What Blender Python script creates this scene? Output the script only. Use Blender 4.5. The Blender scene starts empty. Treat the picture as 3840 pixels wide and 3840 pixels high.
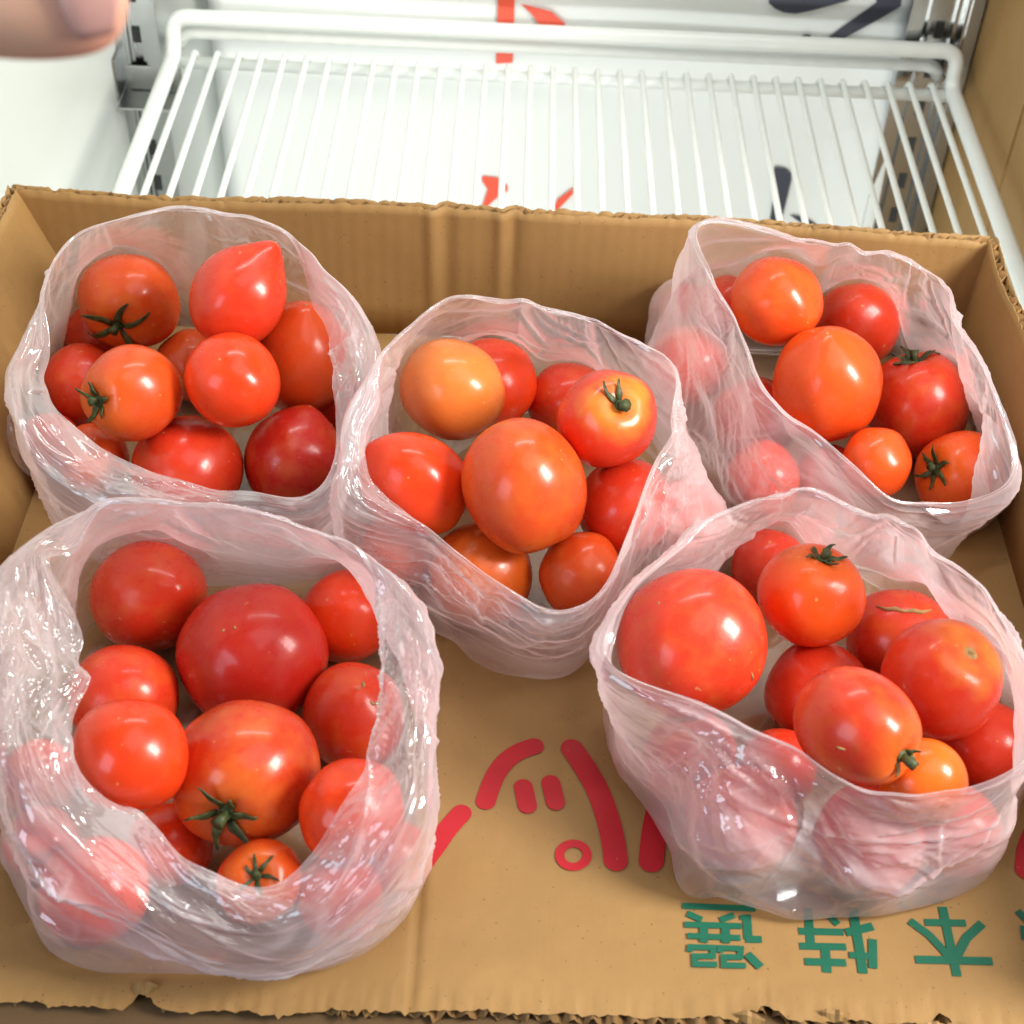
import bpy, bmesh, math, random
import numpy as np
from mathutils import Vector, Matrix

# ------------------------------------------------------------------ data (metres; x right, y away, z up)
CAM_LOC = (-0.00905,-0.65252,0.50570)
CAM_RIGHT = (0.999072,0.024023,0.035756)
CAM_UP = (-0.042377,0.697098,0.715723)
CAM_BACK = (-0.007732,-0.716574,0.697469)
CAM_LENS = 53.6512  # sensor 36
# bag, centre, mean radius, stem axis, elongation, tip, end shown, skin, shoulder, label
TOMATOES = [
 ('A',(-0.1955,-0.0475,0.0499),0.0238,(-0.086,-0.996,0.002),0.92,0.00,'s','orangered','orange',
  'orange-red tomato with spidery green calyx, upper left in the back left bag'),
 ('A',(-0.1316,-0.0924,0.0885),0.0223,(-0.554,-0.377,-0.742),1.10,0.30,'t','red','red',
  'red heart-shaped tomato with a pointed tip in the back left bag'),
 ('A',(-0.1070,-0.0852,0.0502),0.0255,(-0.142,-0.026,-0.990),1.10,0.12,'t','orangered','red',
  'dull orange-red tomato half covered by film at right of the back left bag'),
 ('A',(-0.2170,-0.0790,0.0211),0.0202,(-0.168,0.659,-0.733),1.00,0.00,'n','red','red',
  'red tomato against the left side of the back left bag'),
 ('A',(-0.1738,-0.1354,0.0660),0.0217,(-0.547,-0.752,0.368),1.05,0.00,'s','orangered','orange',
  'orange-red tomato with short green stem below the spidery-calyx tomato, back left bag'),
 ('A',(-0.1297,-0.1313,0.0724),0.0211,(0.016,0.511,-0.859),1.00,0.00,'s','bright','orange',
  'round bright red tomato in the middle of the back left bag'),
 ('A',(-0.1656,-0.0578,0.0195),0.0186,(-0.423,0.838,-0.346),1.00,0.00,'n','orangered','orange',
  'mostly hidden orange tomato behind the round middle one, back left bag'),
 ('A',(-0.1990,-0.1310,0.0213),0.0165,(-0.512,0.693,-0.507),1.00,0.00,'n','orangered','orange',
  'small partly hidden orange tomato at lower left of the back left bag'),
 ('A',(-0.1535,-0.1404,0.0259),0.0250,(0.315,0.069,-0.947),0.95,0.03,'t','red','orange',
  'wide red tomato at the front edge of the back left bag'),
 ('A',(-0.1059,-0.1288,0.0244),0.0234,(-0.275,-0.436,-0.857),1.05,0.10,'t','deep','red',
  'large plain red tomato at lower right of the back left bag'),
 ('A',(-0.2178,-0.0382,0.0182),0.0173,(-0.066,0.643,-0.763),1.00,0.00,'n','red','red',
  'hidden red tomato under the spidery-calyx tomato at the bag side'),
 ('A',(-0.2240,-0.1151,0.0156),0.0147,(-0.305,0.896,-0.323),1.00,0.00,'n','red','red',
  'red tomato veiled by film at the lower left corner of the back left bag'),
 ('A',(-0.0892,-0.0794,0.0161),0.0153,(0.145,0.588,-0.796),1.00,0.00,'n','red','red',
  'red tomato veiled by film at the right side of the back left bag'),
 ('C',(-0.0333,-0.1158,0.0595),0.0237,(-0.009,0.592,-0.806),1.00,0.00,'n','paleorange','paleorange',
  'pale orange round tomato at upper left of the centre bag'),
 ('C',(-0.0165,-0.0816,0.0357),0.0227,(0.390,0.855,-0.341),1.05,0.00,'n','bright','red',
  'red tomato directly behind the pale orange one in the centre bag'),
 ('C',(0.0229,-0.0774,0.0217),0.0208,(-0.130,0.760,-0.637),1.00,0.00,'n','red','red',
  'red tomato half hidden behind the green-stemmed one in the centre bag'),
 ('C',(0.0352,-0.1544,0.0791),0.0213,(0.217,-0.487,0.846),0.96,0.00,'g','red2','yellow',
  'red tomato with yellow shoulder and green stem in the centre bag'),
 ('C',(-0.0461,-0.1758,0.0563),0.0225,(0.812,-0.202,-0.547),1.20,0.05,'t','bright','orange',
  'red oval tomato at the left edge of the centre bag'),
 ('C',(0.0005,-0.1853,0.0668),0.0267,(0.316,-0.488,-0.814),1.12,0.00,'n','orangered','orange',
  'large oval orange-red tomato in the middle of the centre bag'),
 ('C',(0.0457,-0.1708,0.0426),0.0214,(-0.424,0.627,-0.653),1.00,0.00,'n','red','red',
  'red tomato behind shiny film at right of the centre bag'),
 ('C',(-0.0161,-0.1961,0.0234),0.0225,(0.215,0.152,-0.965),0.95,0.02,'t','orange','orange',
  'orange tomato under film at the lower left of the centre bag'),
 ('C',(0.0264,-0.2016,0.0318),0.0178,(0.395,0.689,-0.608),0.95,0.00,'n','orangered','orange',
  'orange-red tomato at the bottom front of the centre bag'),
 ('C',(0.0735,-0.1555,0.0201),0.0193,(0.532,0.447,-0.719),1.00,0.00,'n','red','red',
  'red tomato bulging the outer right side of the centre bag'),
 ('C',(-0.0529,-0.1782,0.0184),0.0175,(-0.479,0.590,-0.650),1.00,0.00,'n','orangered','red',
  'tomato veiled by film at the lower left side of the centre bag'),
 ('T',(0.1190,-0.0562,0.0731),0.0218,(-0.516,0.847,-0.125),1.00,0.06,'t','bright2','orange',
  'round orange-red tomato at the top of the back right bag'),
 ('T',(0.1685,-0.0241,0.0371),0.0219,(0.348,0.242,-0.906),1.14,0.03,'t','red','orange',
  'red tomato behind and right of the topmost one, back right bag'),
 ('T',(0.1414,-0.0953,0.0558),0.0264,(0.185,0.023,-0.982),1.08,0.10,'t','bright2','orange',
  'large orange-red tomato in the middle of the back right bag'),
 ('T',(0.1941,-0.0731,0.0266),0.0257,(-0.224,0.372,0.901),1.04,0.00,'s','red','red',
  'red tomato with calyx at its top, right side of the back right bag'),
 ('T',(0.1629,-0.1297,0.0386),0.0161,(0.608,0.741,-0.286),1.00,0.00,'n','bright2','orange',
  'small round tomato near the front of the back right bag'),
 ('T',(0.2078,-0.1186,0.0223),0.0214,(-0.819,-0.310,0.483),0.98,0.00,'s','bright2','orange',
  'tomato with thin green calyx at front right corner of the back right bag'),
 ('T',(0.0985,-0.0343,0.0523),0.0158,(0.046,0.977,-0.209),1.00,0.00,'n','red','red',
  'red tomato peeking out left of the topmost one, back right bag'),
 ('T',(0.1138,-0.0826,0.0217),0.0208,(-0.323,0.730,-0.602),1.00,0.00,'n','red','red',
  'dark red tomato under film left of the large middle one, back right bag'),
 ('T',(0.0812,-0.0588,0.0339),0.0205,(-0.086,0.616,-0.783),1.00,0.00,'n','red','red',
  'red tomato veiled by film at the left side of the back right bag'),
 ('T',(0.1139,-0.1246,0.0200),0.0179,(0.408,0.828,-0.384),1.00,0.00,'n','red','red',
  'red tomato veiled by film at the front left of the back right bag'),
 ('T',(0.1455,-0.1171,0.0166),0.0158,(0.567,0.639,-0.521),1.00,0.00,'n','red','red',
  'red tomato veiled by film below the large middle one, back right bag'),
 ('T',(0.0808,-0.0175,0.0355),0.0154,(-0.134,0.678,-0.722),1.00,0.00,'n','red','red',
  'red tomato veiled by film at the far left of the back right bag'),
 ('L',(-0.1557,-0.2195,0.0256),0.0246,(-0.613,0.401,-0.681),1.10,0.08,'t','red','red',
  'squarish red tomato at upper left in the front left bag'),
 ('L',(-0.1068,-0.2530,0.0303),0.0293,(0.280,0.340,-0.898),0.92,0.02,'t','deep','deep',
  'large dark red tomato in the middle of the front left bag'),
 ('L',(-0.0720,-0.2216,0.0205),0.0195,(0.867,0.358,-0.346),1.00,0.02,'t','bright','orange',
  'bright red tomato at upper right in the front left bag'),
 ('L',(-0.1560,-0.2716,0.0226),0.0217,(0.254,0.454,-0.854),1.00,0.00,'n','red','red',
  'red tomato at left, half behind the bright round one, front left bag'),
 ('L',(-0.1345,-0.3329,0.0688),0.0200,(0.064,-0.008,-0.998),0.98,0.03,'t','bright','bright',
  'bright red round tomato at the left of the front left bag'),
 ('L',(-0.0984,-0.3204,0.0436),0.0272,(-0.129,-0.958,0.257),0.98,0.00,'s','redpatch','orange',
  'large mottled tomato with green star calyx in the front left bag'),
 ('L',(-0.0637,-0.2759,0.0223),0.0213,(-0.118,0.186,-0.975),1.05,0.05,'t','red','red',
  'dull red tomato at right with brown scratch, front left bag'),
 ('L',(-0.0570,-0.3417,0.0531),0.0188,(0.292,0.696,-0.656),1.05,0.00,'n','bright','red',
  'red tomato veiled by film at lower right of the front left bag'),
 ('L',(-0.1263,-0.3351,0.0167),0.0159,(0.292,0.640,-0.710),1.00,0.00,'n','bright','red',
  'red tomato below the bright round one, front left bag'),
 ('L',(-0.0882,-0.3599,0.0343),0.0144,(0.042,-0.397,0.917),0.88,0.00,'s','orangered','orange',
  'small tomato with curly green calyx at the front of the front left bag'),
 ('L',(-0.1478,-0.3604,0.0246),0.0195,(-0.349,0.079,-0.934),1.00,0.00,'n','bright','red',
  'red tomato pressed against the lower left outside of the front left bag'),
 ('L',(-0.0448,-0.3354,0.0156),0.0148,(0.195,0.326,-0.925),1.00,0.00,'n','orangered','red',
  'orange-red tomato at the lower right outside of the front left bag'),
 ('L',(-0.1817,-0.3077,0.0160),0.0151,(-0.387,0.081,-0.918),1.00,0.00,'n','red','red',
  'red tomato against the far left film of the front left bag'),
 ('L',(-0.0608,-0.3583,0.0242),0.0159,(-0.229,0.680,-0.696),1.00,0.00,'n','red','red',
  'red tomato under film at the lower right front of the front left bag'),
 ('L',(-0.1742,-0.3353,0.0149),0.0139,(-0.523,0.568,-0.635),1.00,0.00,'n','red','red',
  'red tomato under film at the lower left side of the front left bag'),
 ('R',(0.0675,-0.2600,0.0569),0.0291,(0.540,0.060,-0.840),0.95,0.02,'t','red2','red',
  'biggest glossy red tomato at left in the front right bag'),
 ('R',(0.1178,-0.2315,0.0559),0.0211,(0.123,0.224,0.967),0.95,0.00,'s','bright2','orange',
  'orange-red tomato with dark curly calyx on top, front right bag'),
 ('R',(0.1116,-0.1788,0.0177),0.0168,(0.236,0.921,-0.309),1.00,0.00,'n','red','red',
  'tomato veiled by film behind the dark-calyx tomato, front right bag'),
 ('R',(0.1623,-0.2242,0.0230),0.0220,(0.080,0.902,-0.424),0.93,0.00,'n','red','red',
  'red tomato with brown scar line at right of the front right bag'),
 ('R',(0.1647,-0.2691,0.0517),0.0234,(0.339,-0.105,0.935),0.96,0.00,'c','red2','yellow',
  'tomato with yellow shoulder and tan stem scar in the front right bag'),
 ('R',(0.1237,-0.2536,0.0220),0.0211,(-0.017,0.415,-0.910),0.95,0.00,'n','red','red',
  'red tomato behind the one with dried stem, front right bag'),
 ('R',(0.1206,-0.3135,0.0770),0.0213,(0.641,-0.748,0.173),1.14,0.00,'d','red2','orange',
  'glossy red oval tomato with dried green stem in the front right bag'),
 ('R',(0.1483,-0.3212,0.0556),0.0157,(-0.157,0.929,-0.335),0.90,0.04,'t','orange2','orangered',
  'bright orange tomato at the front edge of the front right bag'),
 ('R',(0.1884,-0.2760,0.0195),0.0186,(0.392,0.835,-0.385),1.00,0.00,'n','red','red',
  'red tomato at the far right of the front right bag'),
 ('R',(0.1046,-0.2889,0.0168),0.0159,(0.496,0.748,-0.441),1.00,0.00,'n','red','red',
  'red tomato peeking over the film edge at front of the front right bag'),
 ('R',(0.0863,-0.3209,0.0277),0.0206,(-0.072,0.436,-0.897),1.00,0.00,'n','red','red',
  'red tomato veiled by film low at the left front of the front right bag'),
 ('R',(0.1342,-0.3254,0.0239),0.0206,(0.410,0.771,-0.487),1.00,0.00,'n','red','red',
  'red tomato veiled by film low at the middle front of the front right bag'),
 ('R',(0.1692,-0.3155,0.0186),0.0178,(0.408,0.075,-0.910),1.00,0.00,'n','red','red',
  'red tomato veiled by film at the lower right front of the front right bag'),
 ('R',(0.0694,-0.2876,0.0196),0.0188,(-0.210,0.840,-0.500),1.00,0.00,'n','red','red',
  'red tomato veiled by film below the biggest glossy one, front right bag'),
]
FLOOR_PRINT = [('arch','red',[([(0.0090,-0.2704),(0.0028,-0.2735),(-0.0023,-0.2783),(-0.0061,-0.2849),(-0.0084,-0.2920),(-0.0099,-0.2985)],0.0080,1),
   ([(0.0049,-0.2909),(0.0067,-0.2997)],0.0076,1),
   ([(0.0159,-0.2884),(0.0178,-0.2976)],0.0076,1),
   ([(-0.0193,-0.3047),(-0.0245,-0.3125),(-0.0283,-0.3199),(-0.0320,-0.3265),(-0.0356,-0.3338)],0.0081,1)]),
  ('pa','red',[([(0.0245,-0.2708),(0.0299,-0.2804),(0.0348,-0.2912),(0.0385,-0.3043),(0.0404,-0.3150),(0.0412,-0.3235)],0.0094,1),
   ([(0.0301,-0.3216),(0.0300,-0.3226),(0.0297,-0.3236),(0.0292,-0.3245),(0.0285,-0.3253),(0.0277,-0.3260),(0.0268,-0.3266),(0.0258,-0.3269),(0.0248,-0.3270),(0.0237,-0.3270),(0.0227,-0.3267),(0.0218,-0.3263),(0.0210,-0.3257),(0.0204,-0.3249),(0.0199,-0.3241),(0.0196,-0.3231),(0.0195,-0.3221),(0.0196,-0.3210),(0.0199,-0.3200),(0.0203,-0.3191),(0.0210,-0.3183),(0.0218,-0.3176),(0.0228,-0.3170),(0.0238,-0.3167),(0.0248,-0.3165),(0.0259,-0.3166),(0.0269,-0.3168),(0.0278,-0.3173),(0.0286,-0.3179),(0.0293,-0.3187),(0.0298,-0.3196),(0.0301,-0.3205),(0.0301,-0.3216)],0.0035,0),
   ([(0.0548,-0.3232),(0.0568,-0.3084),(0.0607,-0.2929),(0.0664,-0.2795),(0.0722,-0.2683)],0.0097,1)]),
  ('next','red',[([(0.2011,-0.3200),(0.2048,-0.3096),(0.2129,-0.2958)],0.0096,1)]),
  ('select','green',[([(0.0658,-0.3421),(0.0935,-0.3421)],0.0026,0),
   ([(0.0899,-0.3449),(0.0897,-0.3551)],0.0033,0),
   ([(0.0872,-0.3463),(0.0911,-0.3455)],0.0020,0),
   ([(0.0886,-0.3552),(0.0947,-0.3550)],0.0029,0),
   ([(0.0675,-0.3453),(0.0729,-0.3478)],0.0026,0),
   ([(0.0853,-0.3452),(0.0798,-0.3477)],0.0026,0),
   ([(0.0662,-0.3501),(0.0876,-0.3498)],0.0025,0),
   ([(0.0734,-0.3505),(0.0730,-0.3573)],0.0032,0),
   ([(0.0816,-0.3505),(0.0811,-0.3572)],0.0032,0),
   ([(0.0670,-0.3548),(0.0868,-0.3548)],0.0024,0),
   ([(0.0675,-0.3614),(0.0678,-0.3594),(0.0764,-0.3593),(0.0759,-0.3628),(0.0692,-0.3631),(0.0692,-0.3663),(0.0773,-0.3661)],0.0023,0),
   ([(0.0787,-0.3613),(0.0790,-0.3593),(0.0865,-0.3593),(0.0860,-0.3627),(0.0799,-0.3630),(0.0798,-0.3663),(0.0878,-0.3661)],0.0023,0),
   ([(0.0887,-0.3614),(0.0932,-0.3665)],0.0033,0)]),
  ('special','green',[([(0.1134,-0.3410),(0.1127,-0.3570)],0.0033,0),
   ([(0.1088,-0.3509),(0.1257,-0.3506)],0.0029,0),
   ([(0.1085,-0.3571),(0.1259,-0.3567)],0.0029,0),
   ([(0.1180,-0.3571),(0.1174,-0.3675)],0.0035,0),
   ([(0.1097,-0.3634),(0.1250,-0.3632)],0.0030,0),
   ([(0.1213,-0.3441),(0.1240,-0.3475)],0.0028,0),
   ([(0.1305,-0.3399),(0.1306,-0.3496),(0.1308,-0.3588),(0.1306,-0.3673)],0.0036,0),
   ([(0.1265,-0.3508),(0.1371,-0.3477)],0.0034,0),
   ([(0.1265,-0.3600),(0.1343,-0.3602)],0.0027,0),
   ([(0.1362,-0.3531),(0.1346,-0.3651)],0.0032,0)]),
  ('book','green',[([(0.1650,-0.3380),(0.1651,-0.3527),(0.1653,-0.3668)],0.0034,0),
   ([(0.1571,-0.3450),(0.1727,-0.3446)],0.0029,0),
   ([(0.1509,-0.3607),(0.1796,-0.3601)],0.0032,0),
   ([(0.1514,-0.3446),(0.1579,-0.3504),(0.1639,-0.3592)],0.0032,0),
   ([(0.1789,-0.3445),(0.1717,-0.3509),(0.1661,-0.3595)],0.0034,0)]),
  ('sun','green',[([(0.1935,-0.3383),(0.1969,-0.3435),(0.2024,-0.3503)],0.0028,0),
   ([(0.1942,-0.3448),(0.1934,-0.3507)],0.0023,0),
   ([(0.2001,-0.3418),(0.1956,-0.3650)],0.0030,0)])]
POSTER_PRINT = [('red',[(-0.0256,0.0552),(-0.0144,0.0557),(-0.0136,-0.0241),(-0.0257,-0.0254)]),
  ('red',[(-0.0102,0.0206),(0.0118,0.0158),(0.0217,0.0076),(0.0223,0.0029),(0.0199,-0.0046),(0.0065,-0.0032),(0.0035,0.0061),(-0.0018,0.0131)]),
  ('red',[(-0.0336,-0.1179),(-0.0217,-0.1188),(-0.0140,-0.1255),(-0.0139,-0.1302),(-0.0219,-0.1370),(-0.0286,-0.1446),(-0.0345,-0.1587),(-0.0387,-0.1589),(-0.0327,-0.1440),(-0.0290,-0.1294),(-0.0335,-0.1225)]),
  ('red',[(0.0384,-0.1228),(0.0380,-0.1276),(0.0279,-0.1417),(0.0222,-0.1509),(0.0206,-0.1477),(0.0248,-0.1354)]),
  ('black',[(0.1583,0.0409),(0.1614,0.0288),(0.1663,0.0251),(0.1723,0.0227),(0.1811,0.0222),(0.1907,0.0247),(0.2152,0.0333),(0.2206,0.0439)]),
  ('black',[(0.2321,0.0418),(0.2504,0.0427),(0.2522,0.0311),(0.2378,0.0199),(0.2112,0.0012),(0.2240,-0.0064),(0.2220,-0.0127),(0.2046,-0.0114),(0.1985,-0.0062),(0.1868,-0.0030),(0.1871,0.0055),(0.1901,0.0075),(0.1935,0.0071),(0.1953,0.0050),(0.2021,0.0027),(0.2076,0.0071),(0.2235,0.0225),(0.2349,0.0329)]),
  ('black',[(0.1857,-0.0990),(0.1933,-0.1002),(0.1982,-0.1038),(0.1996,-0.1099),(0.1985,-0.1321),(0.1970,-0.1533),(0.1969,-0.1749),(0.1899,-0.1753),(0.1889,-0.1504),(0.1883,-0.1199),(0.1839,-0.1045)]),
  ('black',[(0.2025,-0.1400),(0.2139,-0.1418),(0.2229,-0.1462),(0.2293,-0.1508),(0.2370,-0.1586),(0.2478,-0.1756),(0.2338,-0.1763),(0.2183,-0.1555),(0.2134,-0.1475)])]
BAG_RIMS = {'A':([(-0.2214,-0.1494,0.0900),(-0.2133,-0.1776,0.0850),(-0.2028,-0.1920,0.0750),(-0.1827,-0.2003,0.0660),(-0.1425,-0.2068,0.0640),(-0.1103,-0.2039,0.0640),(-0.0813,-0.2093,0.0640),(-0.0722,-0.1957,0.0800),(-0.0651,-0.1634,0.0900),(-0.0652,-0.1402,0.0970),(-0.0739,-0.1137,0.1020),(-0.0927,-0.0889,0.1060),(-0.1147,-0.0650,0.1080),(-0.1449,-0.0579,0.1080),(-0.1722,-0.0552,0.1080),(-0.1917,-0.0635,0.1050),(-0.2092,-0.0741,0.1020),(-0.2130,-0.1106,0.0980),(-0.2204,-0.1312,0.0930)],
   [(-0.2090,-0.1287,0.0830),(-0.2011,-0.1652,0.0780),(-0.1681,-0.1792,0.0690),(-0.1426,-0.1913,0.0680),(-0.1152,-0.1976,0.0680),(-0.0858,-0.2059,0.0680),(-0.0761,-0.1916,0.0760),(-0.0793,-0.1595,0.0800),(-0.0876,-0.1278,0.0830),(-0.0961,-0.0889,0.0860),(-0.1137,-0.0702,0.1115),(-0.1437,-0.0631,0.1115),(-0.1708,-0.0604,0.1115),(-0.1901,-0.0686,0.1085),(-0.2074,-0.0791,0.1055),(-0.2113,-0.1152,0.1015)]),
 'C':([(-0.0738,-0.2134,0.0760),(-0.0755,-0.1874,0.0840),(-0.0751,-0.1641,0.0900),(-0.0665,-0.1462,0.0960),(-0.0477,-0.1232,0.1020),(-0.0347,-0.1093,0.1060),(-0.0114,-0.1145,0.1080),(0.0116,-0.1194,0.1080),(0.0346,-0.1271,0.1060),(0.0641,-0.1501,0.1020),(0.0582,-0.1735,0.0940),(0.0521,-0.1965,0.0880),(0.0440,-0.2185,0.0820),(0.0378,-0.2336,0.0760),(0.0317,-0.2511,0.0700),(0.0144,-0.2584,0.0660),(-0.0043,-0.2490,0.0680),(-0.0217,-0.2319,0.0700),(-0.0394,-0.2174,0.0700)],
   [(-0.0660,-0.1942,0.0760),(-0.0652,-0.1855,0.0800),(-0.0647,-0.1700,0.0840),(-0.0624,-0.1574,0.0880),(-0.0660,-0.1506,0.0995),(-0.0474,-0.1278,0.1055),(-0.0345,-0.1140,0.1095),(-0.0114,-0.1193,0.1115),(0.0114,-0.1241,0.1115),(0.0342,-0.1317,0.1095),(0.0634,-0.1544,0.1055),(0.0576,-0.1776,0.0975),(0.0516,-0.2003,0.0915),(0.0436,-0.2221,0.0855),(0.0374,-0.2370,0.0795),(0.0313,-0.2543,0.0735),(0.0142,-0.2615,0.0695),(-0.0044,-0.2523,0.0715),(-0.0216,-0.2353,0.0735),(-0.0392,-0.2209,0.0735)]),
 'T':([(0.0710,-0.0540,0.1160),(0.0808,-0.0497,0.1160),(0.1017,-0.0540,0.1130),(0.1210,-0.0590,0.1110),(0.1496,-0.0660,0.1100),(0.1769,-0.0723,0.1080),(0.1871,-0.1103,0.1020),(0.1998,-0.1458,0.0900),(0.2091,-0.1715,0.0740),(0.2207,-0.1740,0.0520),(0.1997,-0.1694,0.0520),(0.1753,-0.1743,0.0540),(0.1591,-0.1790,0.0620),(0.1421,-0.1729,0.0720),(0.1277,-0.1559,0.0760),(0.1116,-0.1475,0.0820),(0.0991,-0.1299,0.0920),(0.0906,-0.1069,0.1000),(0.0812,-0.0799,0.1060)],
   [(0.0702,-0.0593,0.1195),(0.0800,-0.0551,0.1195),(0.1007,-0.0593,0.1165),(0.1199,-0.0643,0.1145),(0.1482,-0.0712,0.1135),(0.1753,-0.0774,0.1115),(0.1854,-0.1150,0.1055),(0.1981,-0.1501,0.0935),(0.2073,-0.1754,0.0775),(0.2189,-0.1777,0.0555),(0.1981,-0.1731,0.0555),(0.1738,-0.1780,0.0575),(0.1577,-0.1827,0.0655),(0.1409,-0.1768,0.0755),(0.1266,-0.1600,0.0795),(0.1106,-0.1517,0.0855),(0.0982,-0.1343,0.0955),(0.0898,-0.1116,0.1035),(0.0804,-0.0850,0.1095)]),
 'L':([(-0.1883,-0.2749,0.0980),(-0.1792,-0.2654,0.1040),(-0.1583,-0.2521,0.1080),(-0.1352,-0.2489,0.1100),(-0.1157,-0.2485,0.1100),(-0.0834,-0.2563,0.1100),(-0.0590,-0.2681,0.1080),(-0.0408,-0.2817,0.1040),(-0.0318,-0.2973,0.1000),(-0.0283,-0.3123,0.0950),(-0.0279,-0.3315,0.0900),(-0.0287,-0.3477,0.0850),(-0.0331,-0.3676,0.0800),(-0.0500,-0.3807,0.0580),(-0.0704,-0.3931,0.0440),(-0.0915,-0.3932,0.0440),(-0.1209,-0.3863,0.0580),(-0.1420,-0.3768,0.0700),(-0.1573,-0.3681,0.0840),(-0.1670,-0.3533,0.0890),(-0.1763,-0.3256,0.0930),(-0.1833,-0.2997,0.0960)],
   [(-0.1622,-0.2633,0.0860),(-0.0513,-0.2684,0.0890),(-0.0476,-0.3001,0.0850),(-0.0457,-0.3270,0.0800),(-0.0514,-0.3393,0.0780),(-0.0577,-0.3499,0.0740),(-0.0704,-0.3707,0.0600),(-0.0827,-0.3765,0.0520),(-0.0972,-0.3729,0.0550),(-0.1274,-0.3556,0.0680),(-0.1462,-0.3456,0.0770),(-0.1527,-0.3325,0.0800),(-0.1523,-0.3106,0.0820),(-0.1558,-0.2876,0.0840),(-0.1777,-0.2688,0.1075),(-0.1570,-0.2557,0.1115),(-0.1341,-0.2524,0.1135),(-0.1148,-0.2521,0.1135),(-0.0827,-0.2598,0.1135),(-0.0585,-0.2715,0.1115)]),
 'R':([(0.0258,-0.2864,0.0800),(0.0365,-0.2683,0.0920),(0.0602,-0.2500,0.1000),(0.0825,-0.2348,0.1060),(0.1047,-0.2289,0.1100),(0.1256,-0.2381,0.1100),(0.1510,-0.2570,0.1070),(0.1678,-0.2679,0.1020),(0.1751,-0.2857,0.0970),(0.1801,-0.3082,0.0920),(0.1819,-0.3244,0.0860),(0.1743,-0.3328,0.0800),(0.1597,-0.3378,0.0720),(0.1425,-0.3384,0.0660),(0.1257,-0.3366,0.0680),(0.0989,-0.3224,0.0710),(0.0804,-0.3124,0.0750),(0.0671,-0.3052,0.0790),(0.0519,-0.3024,0.0800),(0.0349,-0.2944,0.0800)],
   [(0.0365,-0.2829,0.0760),(0.0361,-0.2715,0.0955),(0.0596,-0.2535,0.1035),(0.0817,-0.2385,0.1095),(0.1037,-0.2327,0.1135),(0.1245,-0.2417,0.1135),(0.1496,-0.2605,0.1105),(0.1663,-0.2712,0.1055),(0.1735,-0.2889,0.1005),(0.1785,-0.3112,0.0955),(0.1803,-0.3272,0.0895),(0.1728,-0.3354,0.0835),(0.1584,-0.3403,0.0755),(0.1413,-0.3409,0.0695),(0.1246,-0.3392,0.0715),(0.0980,-0.3251,0.0745),(0.0797,-0.3151,0.0785),(0.0665,-0.3080,0.0825),(0.0514,-0.3053,0.0835),(0.0346,-0.2974,0.0835)])}
SCARS = [(54,0.0009,[(0.1490,-0.2220,0.0410),(0.1519,-0.2250,0.0429),(0.1555,-0.2255,0.0443),(0.1586,-0.2273,0.0449),(0.1625,-0.2269,0.0453),(0.1660,-0.2275,0.0449),(0.1706,-0.2251,0.0438)]),
 (42,0.0006,[(-0.0563,-0.2836,0.0412),(-0.0550,-0.2840,0.0405),(-0.0535,-0.2831,0.0401),(-0.0517,-0.2831,0.0389)]),
 (42,0.0008,[(-0.0597,-0.2766,0.0437),(-0.0594,-0.2781,0.0435),(-0.0595,-0.2793,0.0434)]),
 (51,0.0005,[(0.0888,-0.2796,0.0633),(0.0896,-0.2794,0.0606),(0.0897,-0.2796,0.0582)]),
 (37,0.0006,[(-0.1105,-0.2620,0.0585),(-0.1102,-0.2626,0.0583),(-0.1101,-0.2632,0.0581)]),
 (57,0.0005,[(0.1094,-0.3302,0.0853),(0.1106,-0.3309,0.0853),(0.1123,-0.3316,0.0857)])]

SC = bpy.context.scene
COL = SC.collection
RND = random.Random(7)

# ------------------------------------------------------------------ camera
cam_d = bpy.data.cameras.new('camera'); cam = bpy.data.objects.new('camera', cam_d); COL.objects.link(cam)
m = Matrix((CAM_RIGHT, CAM_UP, CAM_BACK)).transposed().to_4x4(); m.translation = Vector(CAM_LOC)
cam.matrix_world = m
cam_d.sensor_width = 36; cam_d.lens = CAM_LENS; cam_d.clip_start = .01; cam_d.clip_end = 50
cam_d.dof.use_dof = True; cam_d.dof.focus_distance = .66; cam_d.dof.aperture_fstop = 16
SC.camera = cam

# ------------------------------------------------------------------ light
world = bpy.data.worlds.new('World'); SC.world = world; world.use_nodes = True
bg = world.node_tree.nodes['Background']; bg.inputs[0].default_value = (.93, .97, 1, 1); bg.inputs[1].default_value = .17
def area(name, loc, target, sx, sy, power, col):
    l = bpy.data.lights.new(name, 'AREA'); l.shape = 'RECTANGLE'; l.size = sx; l.size_y = sy; l.energy = power; l.color = col
    o = bpy.data.objects.new(name, l); COL.objects.link(o); o.location = loc
    o.rotation_euler = (Vector(target) - Vector(loc)).to_track_quat('-Z', 'Y').to_euler()
    return o
area('window_light', (.74, -.46, .66), (.05, -.2, 0), 0.25, .40, 15.5, (1, .955, .89))
area('ceiling_light', (.45, -.40, 1.6), (.1, -.15, 0), 1.2, .8, 5.4, (1, .98, .95))
area('door_light', (-.85, -1.15, .62), (-.1, -.25, .03), .6, .7, 6.0, (.70, .84, 1))
area('cabinet_light', (.05, .12, .75), (.0, .24, -.2), .55, .06, 2.1, (.97, 1, .97))
area('under_shelf_fill', (.03, -.12, -.16), (.03, .34, -.22), .5, .06, 1.6, (.97, 1, .98))  # added fill lamp hidden under the box, brightens the wall below the shelf
SC.view_settings.view_transform = 'Standard'; SC.view_settings.look = 'None'
SC.view_settings.exposure = 0.0; SC.view_settings.gamma = 1.0; SC.view_settings.use_curve_mapping = False
SC.render.engine = 'CYCLES'
cy = SC.cycles
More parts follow.
